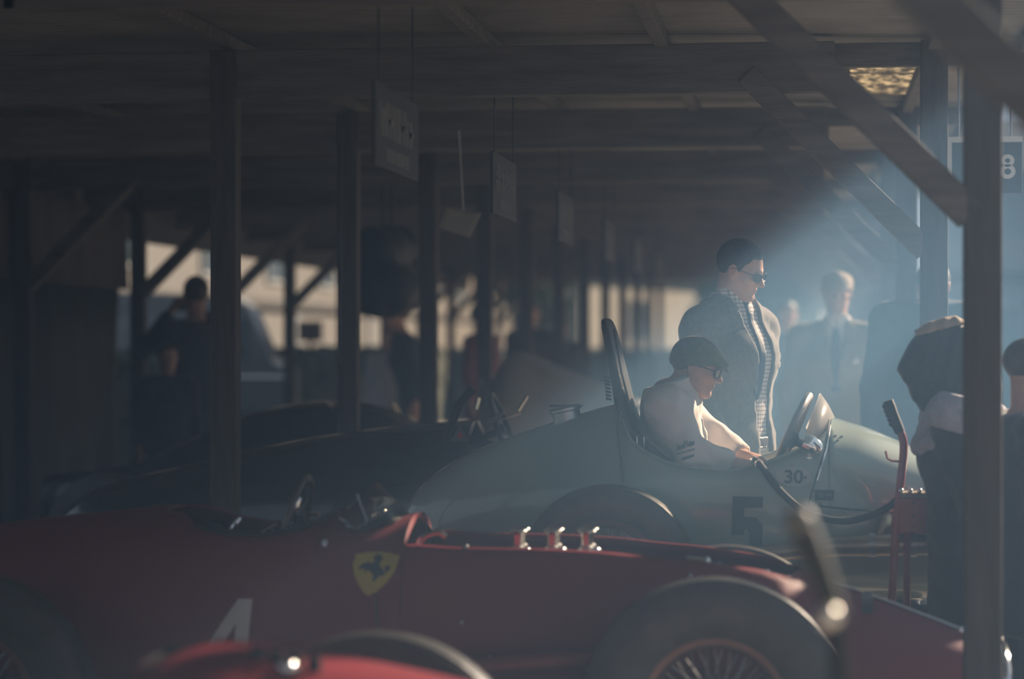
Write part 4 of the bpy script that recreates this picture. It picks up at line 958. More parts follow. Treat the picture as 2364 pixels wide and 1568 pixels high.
def dress(F, root, skin, top, bottom, hair=None, shoes=None, h=0.014, hh=0.0055, hands=None, jacket=True, hem=.80, cuff=-.03, vee=None, inf=0.020, sleeve_inf=0.016, legs=True, cap=None, capm=None, hairf=None, fold=1.0, ncut=.012):
    k = F.k; J = F.J
    hands = hands or {}
    fs = []
    allk = TOR + ARM + (('knL', 'knR', 'anL', 'anR', 'hiL', 'hiR') if legs else ('hiL', 'hiR'))
    lo, hi = F.box(allk, .19)
    def body(P):
        f = F.torso(P, -.012)
        for sd in 'LR': f = smin(f, F.arm(P, sd, -.003), .03)
        if legs:
            for sd in 'LR': f = smin(smin(f, F.leg(P, sd, -.004), .04), F.foot(P, sd, -.006), .02)
        return smin(f, cone(P, J['nck']+V3((0, 0, -.04)), J['hed']+V3((0, 0, -.05)), .056*k, .05*k), .02)
    fs.append((body, lo, hi, h))
    fs.append((F.head, J['hed']-.16, J['hed']+.16, hh))
    for sd in 'LR':
        d, n, cu = hands.get(sd, (J['wr'+sd]-J['el'+sd], (0, 1 if sd == 'L' else -1, 0), .35))
        fs.append((lambda P, sd=sd, d=d, n=n, cu=cu: F.hand(P, sd, d, n, cu), J['wr'+sd]-.2, J['wr'+sd]+.2, max(.004, hh*.8)))
    sdf_obj('body', fs, skin, root)
    def coat(P, ex=0.0):
        f = F.torso(P, inf+ex)
        hm = J['pel'] + V3((-.005, 0, (hem-.95)*k))
        f = smin(f, cone(P, J['pel'], hm, .112*k*F.b+inf*.8+ex, .128*k*F.b+inf*.8+ex, (0, 1, 0), 1.42), .05)
        for sd in 'LR': f = smin(f, F.arm(P, sd, sleeve_inf+ex, cuff), .055)
        wr = fold*(.0012*np.sin(P[2]*60 + P[1]*35 + P[0]*20) + .0008*np.sin(P[2]*110 - P[1]*70)) + (fold-1)*(.0022*np.sin(P[2]*38 - P[0]*75 + 3*np.sin(P[1]*14)) + .0016*np.sin(P[0]*48 + P[2]*85 + 2*np.sin(P[0]*30)))
        f = f + wr
        nk = J['nck']
        f = np.maximum(f, half(P, nk + V3((0, 0, ncut)), (-.25, 0, 1)))
        return np.maximum(f, half(P, hm, (0, 0, -1)))
    lo, hi = F.box(TOR + ARM, .20); lo = lo.copy(); lo[2] = min(lo[2], J['pel'][2]+(hem-.95)*k-.03)
    def coat_v(P):
        f = coat(P)
        if vee: f = np.maximum(f, -np.maximum(poly2(P[1], P[2], [(a*k, b*k) for a, b in vee]), -(P[0]-J['che'][0])))
        return f
    jk = sdf_obj('jacket' if jacket else 'shirt', [(coat_v, lo, hi, h*.8)], top, root)
    if legs:
        def tr(P):
            f = np.maximum(cone(P, J['pel'], J['pel']+V3((0, 0, .06))*k, .114*k+.006, .106*k+.006, (0, 1, 0), 1.42), P[2]-(J['pel'][2]+.10*k))
            for sd in 'LR': f = smin(f, F.leg(P, sd, .018), .035)
            return np.maximum(f, -(P[2]-.045*k)) if J['anL'][2] < .2 else f
        lo, hi = F.box(('pel', 'hiL', 'hiR', 'knL', 'knR', 'anL', 'anR'), .16)
        sdf_obj('trousers', [(tr, lo, hi, h)], bottom, root)
        for sd in 'LR':
            a = J['an'+sd]; sdf_obj('shoe', [(lambda P, sd=sd: F.foot(P, sd, .008), a-.20, a+.24, .009)], shoes or BLACK, root)
    if hair is not None:
        def hf(P):
            q = F.hl(P)
            f = ell(q, (-.017, 0, .036), (.1075, .0835, .0955)); f = f + .0011*np.sin(q[1]*260 + 25*q[0]) 
            if hairf: return hairf(q, f)*k
            hl = np.interp(q[0], [-.12, -.045, -.038, .018, .030, .045, .060, .10], [-.085, -.060, -.022, -.020, .012, .048, .070, .080]).astype(np.float32)
            hl = hl + .005*np.sin(q[0]*170 + q[1]*60) + .003*np.sin(q[0]*410 - q[1]*150)
            f = f + np.clip(.014-(q[2]-hl), 0, .06)*.30                                   # thins out towards the hairline
            return np.maximum(f, hl-q[2])*k
        sdf_obj('hair', [(hf, J['hed']-.2, J['hed']+.2, hh)], hair, root)
    if cap is not None:
        def cf(P):
            q = F.hl(P); return cap(q)*k
        sdf_obj('flat_cap', [(cf, J['hed']-.22, J['hed']+.24, hh)], capm, root)
    return coat
def flat_cap(q, tilt=0.0, puff=.0):
    z = q[2] - q[0]*tilt
    f = ell([q[0], q[1], z], (-.016, 0, .026), (.110+puff, .090+puff*.5, .094+puff*.5))
    f = smin(f, cone([q[0], q[1], z], (-.005, 0, .076), (.118, 0, .040), .044, .012, (0, 1, 0), 2.0), .03)
    f = smax(f, -(z - .008 - .22*q[0]), .008)
    br = ell([q[0], q[1], z + .38*(q[0]-.085)], (.085, 0, .036), (.056, .070, .0085))
    return smin(f, np.maximum(br, .03-q[0]), .008)
def patch(F, name, coatf, ex, pts, m, root, axes=(1, 2), front=True, hh=.005, k=None, thick=.012, zr=None, xmin=None):
    """a shaped piece of cloth lying on the garment: outline in two local coordinates"""
    k = k or F.k; polys = [[(a*k, b*k) for a, b in q_] for q_ in (pts if isinstance(pts[0], list) else [pts])]; pts = [v_ for q_ in polys for v_ in q_]
    def f(P):
        c_ = coatf(P); g_ = np.maximum(np.maximum(c_ - ex, -(c_ + thick)), np.minimum.reduce([poly2(P[axes[0]], P[axes[1]], q_) for q_ in polys]))
        if axes == (1, 2): g_ = np.maximum(g_, -(P[0]-(F.J['che'][0] - .02)) if front else (P[0]-F.J['che'][0]))
        elif axes == (0, 2): g_ = np.maximum(g_, (P[1]) if front else -P[1])
        return g_
    a0 = min(p[0] for p in pts)-.02; a1 = max(p[0] for p in pts)+.02; b0 = min(p[1] for p in pts)-.02; b1 = max(p[1] for p in pts)+.02
    if axes == (1, 2): lo, hi = (-.2, a0, b0), (.42, a1, b1)
    else: lo, hi = (a0, -.5, b0), (a1, .5, b1)
    return sdf_obj(name, [(f, lo, hi, hh)], m, root)
def glasses(F, root, m_lens, m_frame, dark=True, tilt=0.0):
    t = part_empty('sunglasses' if dark else 'glasses', root)
    c = F.J['hed']; M = F.HM; k = F.k*F.hs
    def W(x, y, z): return Vector(tuple(c + M @ (V3((x, y, z))*k)))
    for sd in (-1, 1):
        mb = MB(); pts = []
        for i in range(20):
            a = 2*math.pi*i/20; pts.append((.034*sd + .027*math.copysign(abs(math.cos(a))**.7, math.cos(a)), .002 + .018*math.copysign(abs(math.sin(a))**.7, math.sin(a))))
        front = lambda y, z: W(.103 - 3.0*y*y, y, z); back = lambda y, z: W(.1005 - 3.0*y*y, y, z)
        mb.plate(pts, front, back); mb.build('lens', m_lens, t)
        MB().tube([front(*p) for p in pts + pts[:1]], .0018*k, 6).build('frame', m_frame, t)
        MB().tube([W(.086, .061*sd, .010), W(.06, .077*sd, .012), W(.0, .082*sd, .014), W(-.02, .083*sd, .002)], .0024*k, 6).build('temple', m_frame, t)
    MB().tube([W(.104, -.008, .008), W(.107, 0, .010), W(.104, .008, .008)], .002*k, 6).build('bridge', m_frame, t)
    return t

CL_NAVY = mat('charcoal_wool', (0.115, 0.105, 0.10), 0.9, var=0.2, scale=60, bump=0.1, sheen=0.3)
CL_TAN = mat('pale_tweed', (0.34, 0.27, 0.20), 0.95)
CL_WHITE = mat('white_overall_cotton', (0.72, 0.66, 0.62), 0.85, var=0.06, scale=14, bump=0.25, bscale=25)
CL_CREAM = mat('cream_trousers', (0.55, 0.50, 0.40), 0.85, var=0.08, bump=0.2, bscale=30)
CL_BLUEC = mat('pale_blue_collar', (0.34, 0.42, 0.50), 0.8)
CL_GREEN = mat('green_felt_cap', (0.12, 0.135, 0.06), 0.95, var=0.15, scale=60, bump=0.1, sheen=0.3)
CL_DARK = mat('charcoal_coat', (0.016, 0.018, 0.022), 0.9, var=0.2, scale=40, sheen=0.2)
CL_SLATE = mat('slate_coat', (0.05, 0.06, 0.07), 0.9, var=0.15, scale=30)
CL_BROWN = mat('brown_jacket', (0.06, 0.045, 0.035), 0.9)
CL_RED = mat('maroon_jacket', (0.14, 0.03, 0.04), 0.9)
CL_GREY = mat('grey_trousers', (0.05, 0.05, 0.055), 0.9)
CL_SCARF = mat('pale_mauve_scarf', (0.40, 0.38, 0.43), 0.95, var=0.15, scale=25, bump=0.4, bscale=40)
GING = check_mat('gingham_shirt', (0.74, 0.70, 0.70), (0.16, 0.10, 0.12), 0.0155, 0.005)
TWEED = check_mat('checked_tweed', (0.30, 0.25, 0.185), (0.11, 0.09, 0.07), 0.022, 0.005)
TWEEDCAP = check_mat('checked_tweed_cap', (0.50, 0.42, 0.33), (0.22, 0.17, 0.13), 0.012, 0.004)
HAIR = mat('dark_hair', (0.016, 0.012, 0.010), 0.5, var=0.3, scale=50, bump=0.4, bscale=160, stretch=(1, 3, 1))
HAIRB = mat('brown_hair', (0.05, 0.03, 0.018), 0.5, var=0.3, scale=50, bump=0.4, bscale=160)
HAIRG = mat('grey_hair', (0.12, 0.11, 0.10), 0.6, var=0.3, scale=50, bump=0.3)
LENS = mat('dark_lens', (0.006, 0.009, 0.012), 0.08, var=0.05, spec=0.25)
CLEARL = mat('clear_lens', (0.9, 0.95, 0.95), 0.03, trans=1.0, ior=1.1, var=0.01)
SHOE = mat('brown_shoe', (0.05, 0.03, 0.02), 0.4)
HANDSKIN = SKIN

# ---- driver seated in the green car, looking down to the right
dx, dz0 = onY(1545, 1075, GY)
F = Fig(1.78, head=(R_(-6), R_(16), 0), lean=R_(10), headoff=(.030, 0, -.055), hscale=.83, shrug=.03, legs=dict(hiL=(.04, .09, .95), hiR=(.04, -.09, .95), knL=(.42, .10, 1.02), knR=(.42, -.10, 1.02), anL=(.78, .09, .80), anR=(.78, -.09, .80)),
        arms=dict(elR=(.125, -.255, 1.165), wrR=(.325, -.17, 1.015), elL=(.16, .25, 1.17), wrL=(.345, .13, 1.05)))
# place so that the cap top sits at the photographed height
hx, hz = onY(1609, 849, GY)
dloc = (hx - float(F.J['hed'][0]), GY, hz - float(F.J['hed'][2]))
for key, (px_, py_, dy_) in dict(elR=(1596, 1046, -.26), wrR=(1712, 1078, -.23), elL=(1650, 1015, .18), wrL=(1728, 1060, .06)).items():
    q_ = onY(px_, py_, GY + dy_); F.J[key] = V3((q_[0]-dloc[0], dy_, q_[1]-dloc[2]))
drv = thing('person', 'seated driver in white overalls, olive flat cap and glasses, looking down in the green car', 'person', dloc)
coatD = dress(F, drv, SKIN, CL_WHITE, CL_WHITE, hair=HAIRG, shoes=SHOE, h=.011, hh=.0042, jacket=False, hem=.93, fold=2.0, ncut=.03, cuff=-.035, inf=.020, sleeve_inf=.015, hands={'R': ((1, .25, -.30), (0, -.45, 1), .5), 'L': ((1, -.3, -.35), (0, .3, 1), .5)}, cap=lambda q: flat_cap(q, .02, .0), capm=CL_GREEN)
glasses(F, drv, CLEARL, BLACK, dark=False)
# stand collar, folded collar and front placket
J = F.J
def collar(P):
    a = J['nck'] + V3((.0, 0, -.035)); b = J['nck'] + V3((.012, 0, .052))
    f = cone(P, a, b, .084, .070); f = np.maximum(f, -cone(P, a, b, .078, .064)); f = np.maximum(f, half(P, b + V3((0, 0, -.012)), (-.35, 0, 1))); f = np.maximum(f, -half(P, a, (.1, 0, 1)))
    return np.maximum(f, -np.maximum(np.abs(P[1])-.016, -(P[0]-J['nck'][0]-.02)))
sdf_obj('inner_collar', [(collar, J['nck']-.13, J['nck']+.14, .0042)], CL_BLUEC, drv)
def collar2(P):
    a = J['nck'] + V3((.0, 0, -.052)); b = J['nck'] + V3((.004, 0, .030))
    f = cone(P, a, b, .108, .084); f = np.maximum(f, -cone(P, a, b, .100, .076)); f = np.maximum(f, half(P, b + V3((0, 0, -.008)), (-.45, 0, 1))); f = np.maximum(f, -half(P, a, (.35, 0, 1)))
    return np.maximum(f, -np.maximum(np.abs(P[1])-.026-(.0), -(P[0]-J['nck'][0]-.02)))
sdf_obj('collar', [(collar2, J['nck']-.16, J['nck']+.16, .0042)], CL_WHITE, drv)
patch(F, 'front_placket', coatD, .006, [(-.022, 1.02), (.022, 1.02), (.020, 1.41), (-.020, 1.41)], CL_WHITE, drv)
def dl(px_, py_):
    q_ = onY(px_, py_, GY - .27); return (q_[0]-dloc[0], q_[1]-dloc[2])
BADGE = mat('badge_blue_grey', (0.10, 0.14, 0.18), 0.8)
# embroidered name on the near sleeve, too small to read: upright strokes over a rule
st_ = [[dl(1563+x0, 1026-x0*.32+t_), dl(1563+x0+w_, 1026-(x0+w_)*.32+t_), dl(1563+x0+w_, 1026-(x0+w_)*.32+h_), dl(1563+x0, 1026-x0*.32+h_)] for x0, w_, t_, h_ in ((0, 5, -2, 14), (6, 4, 4, 14), (12, 3, 4, 14), (17, 4, -4, 14), (23, 3, -4, 14), (28, 6, 2, 14), (36, 6, 4, 14))]
patch(F, 'sleeve_lettering', coatD, .004, st_, BADGE, drv, axes=(0, 2), hh=.0035)['kind'] = 'stuff'
patch(F, 'sleeve_rule', coatD, .004, [dl(1565, 1046), dl(1607, 1033), dl(1607, 1036), dl(1565, 1050)], BADGE, drv, axes=(0, 2), hh=.0035)
patch(F, 'sleeve_badge', coatD, .004, [dl(1573, 1056), dl(1604, 1046), dl(1606, 1052), dl(1576, 1063)], BADGE, drv, axes=(0, 2), hh=.004)
patch(F, 'chest_badge', coatD, .005, [(-.10, 1.20), (-.06, 1.20), (-.06, 1.25), (-.10, 1.25)], mat('badge_red', (0.45, 0.10, 0.10), 0.8), drv)

# ---- standing man in a dark open jacket behind the car
F = Fig(1.80, head=(R_(16), R_(20), R_(3)), headoff=(.040, .0, -.062), build=1.06, hscale=.885, shrug=.0,
        arms=dict(shL=(-.005, .165, 1.375), shR=(-.005, -.165, 1.375), elR=(.02, -.235, 1.10), wrR=(.16, -.18, .905), elL=(-.07, .235, 1.10), wrL=(-.05, .24, .86)))
hx, hz = onY(1711, 625, 9.32)
sloc = (hx - .04, 9.34, hz - float(F.J['hed'][2]) + .003)
man = thing('person', 'standing man in dark jacket, gingham shirt, tie and sunglasses looking down at the driver', 'person', (sloc[0], sloc[1], 0), R_(-38))
man.scale = (1, 1, hz/float(F.J['hed'][2]))
OPEN = [(-.075, 1.52), (-.055, 1.42), (-.028, 1.25), (-.008, 1.10), (.005, .95), (.0, .74), (.13, .74), (.088, .95), (.072, 1.10), (.062, 1.25), (.060, 1.42), (.075, 1.52)]
coatS = dress(F, man, SKIN, CL_NAVY, CL_CREAM, hair=HAIR, shoes=SHOE, h=.012, hh=.0042, vee=OPEN, hem=.76, hands={'R': ((.75, .2, -.6), (.3, -.3, .9), .5)})
lo, hi = F.box(TOR + ('elL', 'elR'), .19)
shf = lambda P: np.maximum(np.maximum(smin(smin(F.torso(P, .010), F.arm(P, 'L', .006), .03), F.arm(P, 'R', .006), .03), half(P, F.J['nck']+V3((0, 0, .0)), (-.3, 0, 1))), -(P[2]-.92))
sdf_obj('shirt', [(shf, lo, hi, .009)], GING, man)
shc = lambda P, ex=0: F.torso(P, .010+ex)
J = F.J
def collar3(P):
    a = J['nck'] + V3((.002, 0, -.045)); b = J['nck'] + V3((.014, 0, .050))
    f = cone(P, a, b, .092, .072); f = np.maximum(f, -cone(P, a, b, .085, .065)); f = np.maximum(f, half(P, b + V3((0, 0, -.012)), (-.3, 0, 1)))
    return np.maximum(np.maximum(f, -half(P, a, (.45, 0, 1))), -np.maximum(np.abs(P[1])-.014+(P[2]-J['nck'][2])*.3, -(P[0]-J['nck'][0]-.02)))
sdf_obj('shirt_collar', [(collar3, J['nck']-.14, J['nck']+.14, .0042)], GING, man)
patch(F, 'tie', shc, .010, [(-.014, 1.44), (.012, 1.44), (.012, 1.38), (.014, 1.24), (.018, 1.14), (-.005, 1.11), (-.03, 1.14), (-.024, 1.24), (-.018, 1.38)], mat('navy_tie', (0.02, 0.025, 0.05), 0.6), man)
def tie_knot(P): return cone(P, J['nck']+V3((.082, 0, -.020)), J['nck']+V3((.094, 0, -.048)), .017, .013, (0, 1, 0), 1.3)
sdf_obj('tie_knot', [(tie_knot, J['nck']+V3((.03, -.06, -.10)), J['nck']+V3((.14, .06, .03)), .004)], MATS['navy_tie'], man)
for sd in (-1, 1):
    e_ = [(-.072, 1.50), (-.056, 1.42), (-.029, 1.25), (-.012, 1.12), (-.060, 1.25), (-.115, 1.36), (-.088, 1.37), (-.105, 1.41), (-.10, 1.485)] if sd < 0 else [(.072, 1.50), (.061, 1.42), (.063, 1.25), (.071, 1.12), (.108, 1.25), (.138, 1.36), (.112, 1.37), (.126, 1.41), (.105, 1.485)]
    patch(F, 'lapel', coatS, .007, e_, CL_NAVY, man)
patch(F, 'breast_pocket', coatS, .005, [(.115, 1.225), (.17, 1.235), (.17, 1.255), (.115, 1.245)], CL_NAVY, man)
patch(F, 'belt', lambda P: F.torso(P, .016), .006, [(-.2, .935), (.2, .935), (.2, .975), (-.2, .975)], SHOE, man)
glasses(F, man, LENS, BLACK)

# ---- man in tweed suit and flat cap in the smoke behind
F = Fig(1.76, head=(R_(4), R_(6), 0), build=1.15, hscale=.95, arms=dict(shL=(-.005, .195, 1.40), shR=(-.005, -.195, 1.40), elL=(-.03, .29, 1.12), wrL=(.0, .36, .86), elR=(-.04, -.28, 1.12), wrR=(-.06, -.27, .88)))
bl = at(1932, 800, 13.4)
bgm = thing('person', 'man in pale checked tweed suit and flat cap standing in the smoke behind the car', 'person', (bl.x, bl.y, 0), R_(-90) + R_(-4))
VB = [(-.06, 1.52), (-.045, 1.44), (0, 1.14), (.045, 1.44), (.06, 1.52)]
coatB = dress(F, bgm, SKIN, TWEED, TWEED, hair=HAIRG, shoes=SHOE, h=.014, hh=.006, vee=VB, hem=.74, cap=lambda q: flat_cap(q, .05, .006), capm=TWEEDCAP)
lo, hi = F.box(TOR, .19)
sdf_obj('shirt', [(lambda P: np.maximum(np.maximum(F.torso(P, .008), half(P, F.J['nck']+V3((0, 0, .0)), (-.3, 0, 1))), -(P[2]-1.0)), lo, hi, .011)], mat('white_shirt', (0.7, 0.68, 0.66), 0.8), bgm)
J = F.J
sdf_obj('shirt_collar', [(collar3, J['nck']-.14, J['nck']+.14, .005)], MATS['white_shirt'], bgm)
patch(F, 'tie', lambda P: F.torso(P, .008), .010, [(-.018, 1.46), (.018, 1.46), (.022, 1.40), (.03, 1.1), (-.03, 1.1), (-.022, 1.40)], mat('dark_tie', (0.03, 0.035, 0.05), 0.7), bgm, hh=.006)
for sd in (-1, 1):
    patch(F, 'lapel', coatB, .008, [(sd*.062, 1.50), (sd*.048, 1.43), (sd*.006, 1.15), (sd*.02, 1.12), (sd*.085, 1.28), (sd*.125, 1.375), (sd*.095, 1.385), (sd*.115, 1.42), (sd*.10, 1.475)], TWEED, bgm, hh=.006)
patch(F, 'pocket_square', coatB, .014, [(.09, 1.255), (.13, 1.265), (.125, 1.30), (.10, 1.29)], MATS['white_shirt'], bgm, hh=.006)

# ---- tall person with bowed head behind the second right-hand post
F = Fig(1.84, head=(0, R_(38), 0), lean=R_(4), headoff=(.09, 0, -.10), build=.95, hscale=.85)
bl = at(2147, 800, 10.5)
pb = thing('person', 'tall person in grey coat with bowed head, half hidden behind the right-hand posts', 'person', (bl.x, bl.y, 0), R_(82))
dress(F, pb, SKIN, CL_SLATE, CL_GREY, hair=HAIR, h=.018, hh=.008, hem=.62, inf=.015)

# ---- person in front, in shadow, beside the nearest post
F = Fig(1.72, head=(R_(4), R_(24), 0), lean=R_(5), headoff=(.01, 0, -.02), arms=dict(elR=(-.05, -.25, 1.08), wrR=(-.07, -.22, .83), elL=(-.05, .25, 1.08), wrL=(-.07, .22, .83)))
hx, hz = onY(2184, 845, 7.88)
F.J['hed'] = F.J['hed'] + V3((0, 0, 0))
wl = thing('person', 'person in dark coat and pale scarf, long dark hair falling forward, behind nearest post', 'person', (hx + float(F.J['hed'][0]), 7.88, hz - float(F.J['hed'][2])), R_(176))
wl.location.z = 0; ks = hz/float(F.J['hed'][2]); wl.scale = (ks*1.02, ks*1.02, ks)
wl.location.x = hx + float(F.J['hed'][0])*ks
coatW = dress(F, wl, SKIN, CL_DARK, CL_DARK, hair=None, h=.015, hh=.006, hem=.55, inf=.045, sleeve_inf=.03)
# long hair falling forward over the face
HP = [(-.063, .185), (0, .176), (.07, .141), (.1125, .077), (.148, .01), (.157, -.018), (.140, -.036), (.118, -.077), (.096, -.127), (.07, -.169), (.02, -.19), (-.07, -.175), (-.14, -.077), (-.165, .063), (-.13, .150)]
def longhair(P):
    c_ = F.J['hed']; x = P[0]-c_[0]-.028; y = P[1]-c_[1]; z = P[2]-c_[2]; Rr = .045; w_ = .125
    d = poly2(x, z, HP) + Rr; e = np.abs(y) - w_ + Rr
    f = np.sqrt(np.maximum(d, 0)**2 + np.maximum(e, 0)**2) + np.minimum(np.maximum(d, e), 0) - Rr
    return f + .003*np.sin(x*120 + z*25 + y*30)
sdf_obj('hair', [(longhair, F.J['hed']-.26, F.J['hed']+.26, .007)], HAIR, wl)
def band(P):
    c_ = F.J['hed']; x = P[0]-c_[0]-.028; y = P[1]-c_[1]; z = P[2]-c_[2]
    f = np.abs(longhair(P) - .004) - .006
    return np.maximum(f, poly2(x, z, [(.085, .115), (.075, .16), (-.10, .215), (-.10, .165)]))
sdf_obj('highlight_band', [(band, F.J['hed']-.26, F.J['hed']+.26, .006)], mat('tan_highlight_band', (0.42, 0.33, 0.24), 0.9), wl)  # tan band added for the pale highlight on top of the dark hair
J = F.J
def scarf(P):
    f = 1e3
    for i, (dz_, rr, th) in enumerate(((-.13, .150, .045), (-.085, .130, .045), (-.035, .10, .038))):
        c_ = J['nck'] + V3((-.01, 0, dz_)); rad = np.sqrt(((P[0]-c_[0])/1.0)**2 + ((P[1]-c_[1])/1.18)**2); zz = P[2]-c_[2] - .22*(P[0]-c_[0])*-1 + .006*np.sin(P[1]*70+i)
        f = np.minimum(f, np.sqrt((rad-rr)**2 + zz**2)-th) if i else np.sqrt((rad-rr)**2 + zz**2)-th
    cape = np.maximum(coatW(P) - .02, -(P[2]-(J['nck'][2]-.12+.25*P[0])))
    return smin(f, cape, .02)
sdf_obj('scarf', [(scarf, J['nck']-.34, J['nck']+.34, .008)], CL_SCARF, wl)
# sunglasses pushed up onto the cap
sg = part_empty('sunglasses', wl)
def W2(x, y, z): return Vector(tuple(F.J['hed'] + F.HM @ (V3((x, y, z))*F.k)))
for sd in (-1, 1):
    MB().sphere(W2(.03, .038*sd, .165), .027, 8, (1, 1, .5)).build('lens', LENS, sg)
    MB().tube([W2(.03, .07*sd, .162), W2(-.05, .098*sd, .12), W2(-.11, .10*sd, .07)], .004, 6).build('temple', CHROME, sg)
MB().tube([W2(.045, -.065, .168), W2(.06, 0, .172), W2(.045, .065, .168)], .004, 6).build('frame', CHROME, sg)

# ---- person at the right edge of the frame, sunglasses on the hair
F = Fig(1.52, head=(R_(0), R_(10), 0))
bl = at(2378, 800, 7.5)
pe = thing('person', 'dark-haired person with sunglasses on the head at the right edge of the frame', 'person', (bl.x, bl.y, 0), R_(12))
pe.scale = (.95, .95, .905)
dress(F, pe, SKIN, CL_DARK, CL_GREY, hair=HAIRB, h=.018, hh=.007, hem=.6, inf=.03)
g_ = part_empty('sunglasses', pe)
def W3(x, y, z): return Vector(tuple(F.J['hed'] + F.HM @ (V3((x, y, z))*F.k)))
MB().tube([W3(-.02, -.09, .05), W3(.075, -.07, .075), W3(.095, 0, .08), W3(.075, .07, .075), W3(-.02, .09, .05)], .005, 6).build('frame', CHROME, g_)
for sd in (-1, 1): MB().sphere(W3(.085, .035*sd, .092), .022, 7, (.5, 1, .8)).build('lens', LENS, g_)

# ---- blurred people far behind
def extra(label, px, zc, H, rz, top, bot, hair, arms=None, head=(0, 0, 0), scale=1.0, capc=None, lean=0.0):
    F = Fig(H, head=head, arms=arms, lean=lean); q = at(px, 800, zc)
    t = thing('person', label, 'person', (q.x, q.y, 0), rz, group='people beyond the shelter')
    dress(F, t, SKIN, top, bot, hair=hair, h=.024, hh=.011, hem=.72, cap=(lambda q: flat_cap(q)) if capc else None, capm=capc)
    return F, t
F, ph = extra('person beyond the left posts raising a camera to the face, seen from behind', 452, 16.0, 1.80, R_(118), CL_SLATE, CL_GREY, HAIRB,
              arms=dict(elL=(.20, .30, 1.30), wrL=(.26, .10, 1.56), elR=(.20, -.30, 1.30), wrR=(.26, -.10, 1.56)))
q = ph.matrix_basis @ Vector((.30, 0, 1.62))
cm = thing('photo_camera', 'black camera held up by the person beyond the left posts', 'camera', tuple(q), R_(118))
MB().rbox((-.03, -.07, -.045), (.03, .07, .045), .008).build('camera_body', BLACK, cm)
MB().lathe([(0, .03), (.035, .03), (.04, .10), (.038, .12), (0, .12)], axis=(1, 0, 0), n=20).build('lens', BLACK, cm)
MB().rbox((-.02, -.025, .04), (.02, .025, .065), .006).build('viewfinder', BLACK, cm)
extra('small child in dark clothes beside the raised-camera person', 386, 15.4, 1.36, R_(-60), CL_DARK, CL_DARK, HAIR)
extra('person in pale grey jacket leaning between the left-hand posts', 955, 20.0, 1.72, R_(200), CL_SLATE, CL_GREY, HAIRB, lean=R_(12))
extra('person in maroon jacket walking between the middle posts', 1112, 21.0, 1.70, R_(-20), CL_RED, CL_GREY, HAIR)
extra('person in pink-grey top standing between two far middle posts', 1225, 23.5, 1.76, R_(-100), CL_BROWN, CL_GREY, HAIRG)
extra('person with a light bag strap between the far posts', 1292, 24.5, 1.62, R_(-80), CL_SLATE, CL_RED, HAIRB)
extra('faint figure in the smoke between the two men', 1818, 20.0, 1.70, R_(-90), CL_SLATE, CL_GREY, HAIR)
extra('person in pale top standing by the hedge at left centre', 900, 22.5, 1.5, R_(-90), mat('pale_top', (0.4, 0.4, 0.42), 0.9), CL_GREY, HAIRB)
# ------------------------------------------------------------------ surroundings
WALLP = mat('beige_render', (0.145, 0.138, 0.13), 0.9, var=0.08, scale=1.2)
WALLW = mat('pale_boards', (0.25, 0.265, 0.27), 0.8, var=0.08, scale=1.5)
SLATE_M = mat('dark_eave', (0.03, 0.028, 0.028), 0.8)
GLZ = mat('window_glazing', (0.05, 0.07, 0.08), 0.08, var=0.1)
HEDGE = mat('hedge_leaves', (0.022, 0.034, 0.018), 0.8, var=0.4, scale=9)
BARK = mat('bark', (0.04, 0.03, 0.022), 0.95, var=0.3, scale=8, bump=0.5)
LEAF = mat('tree_leaves', (0.07, 0.10, 0.045), 0.8, var=0.4, scale=3)
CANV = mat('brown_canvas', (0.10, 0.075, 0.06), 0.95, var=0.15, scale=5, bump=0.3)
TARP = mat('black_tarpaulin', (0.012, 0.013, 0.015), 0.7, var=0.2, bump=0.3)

def building(name, label, X, Y, rotz, length, h1, h2, wall, win, depth=4.0, eave_z=2.0, rh=1.2):
    """long low pavilion: front wall on local y=0 facing -y, running along +x"""
    t = thing(name, label, 'building', (X, Y, 0), rotz)
    MB().box((0, 0, 0), (length, depth, h2)).build('wall', wall, t, smooth=False)
    MB().box((-0.3, -0.12, eave_z), (length + 0.3, 0.02, eave_z + 0.16)).build('eave', SLATE_M, t, smooth=False)
    MB().add([(-0.4, -0.5, h2), (length + 0.4, -0.5, h2), (length + 0.4, depth + 0.5, h2), (-0.4, depth + 0.5, h2), (-0.4, depth/2, h2 + rh), (length + 0.4, depth/2, h2 + rh)], [(0, 1, 5, 4), (2, 3, 4, 5), (1, 2, 5), (3, 0, 4), (3, 2, 1, 0)]).build('roof', SLATE_M, t, smooth=False)
    for x, z, w_, h_ in win:
        f_ = MB(); b_ = 0.07
        f_.box((x - b_, -0.05, z - b_), (x + w_ + b_, 0.0, z)); f_.box((x - b_, -0.05, z + h_), (x + w_ + b_, 0.0, z + h_ + b_)); f_.box((x - b_, -0.05, z), (x, 0.0, z + h_)); f_.box((x + w_, -0.05, z), (x + w_ + b_, 0.0, z + h_)); f_.box((x + w_/2 - 0.02, -0.04, z), (x + w_/2 + 0.02, 0, z + h_))
        o = f_.build('window_frame', WALLW, t, smooth=False)
        MB().box((x, -0.02, z), (x + w_, -0.005, z + h_)).build('pane', GLZ, o, smooth=False)
    return t
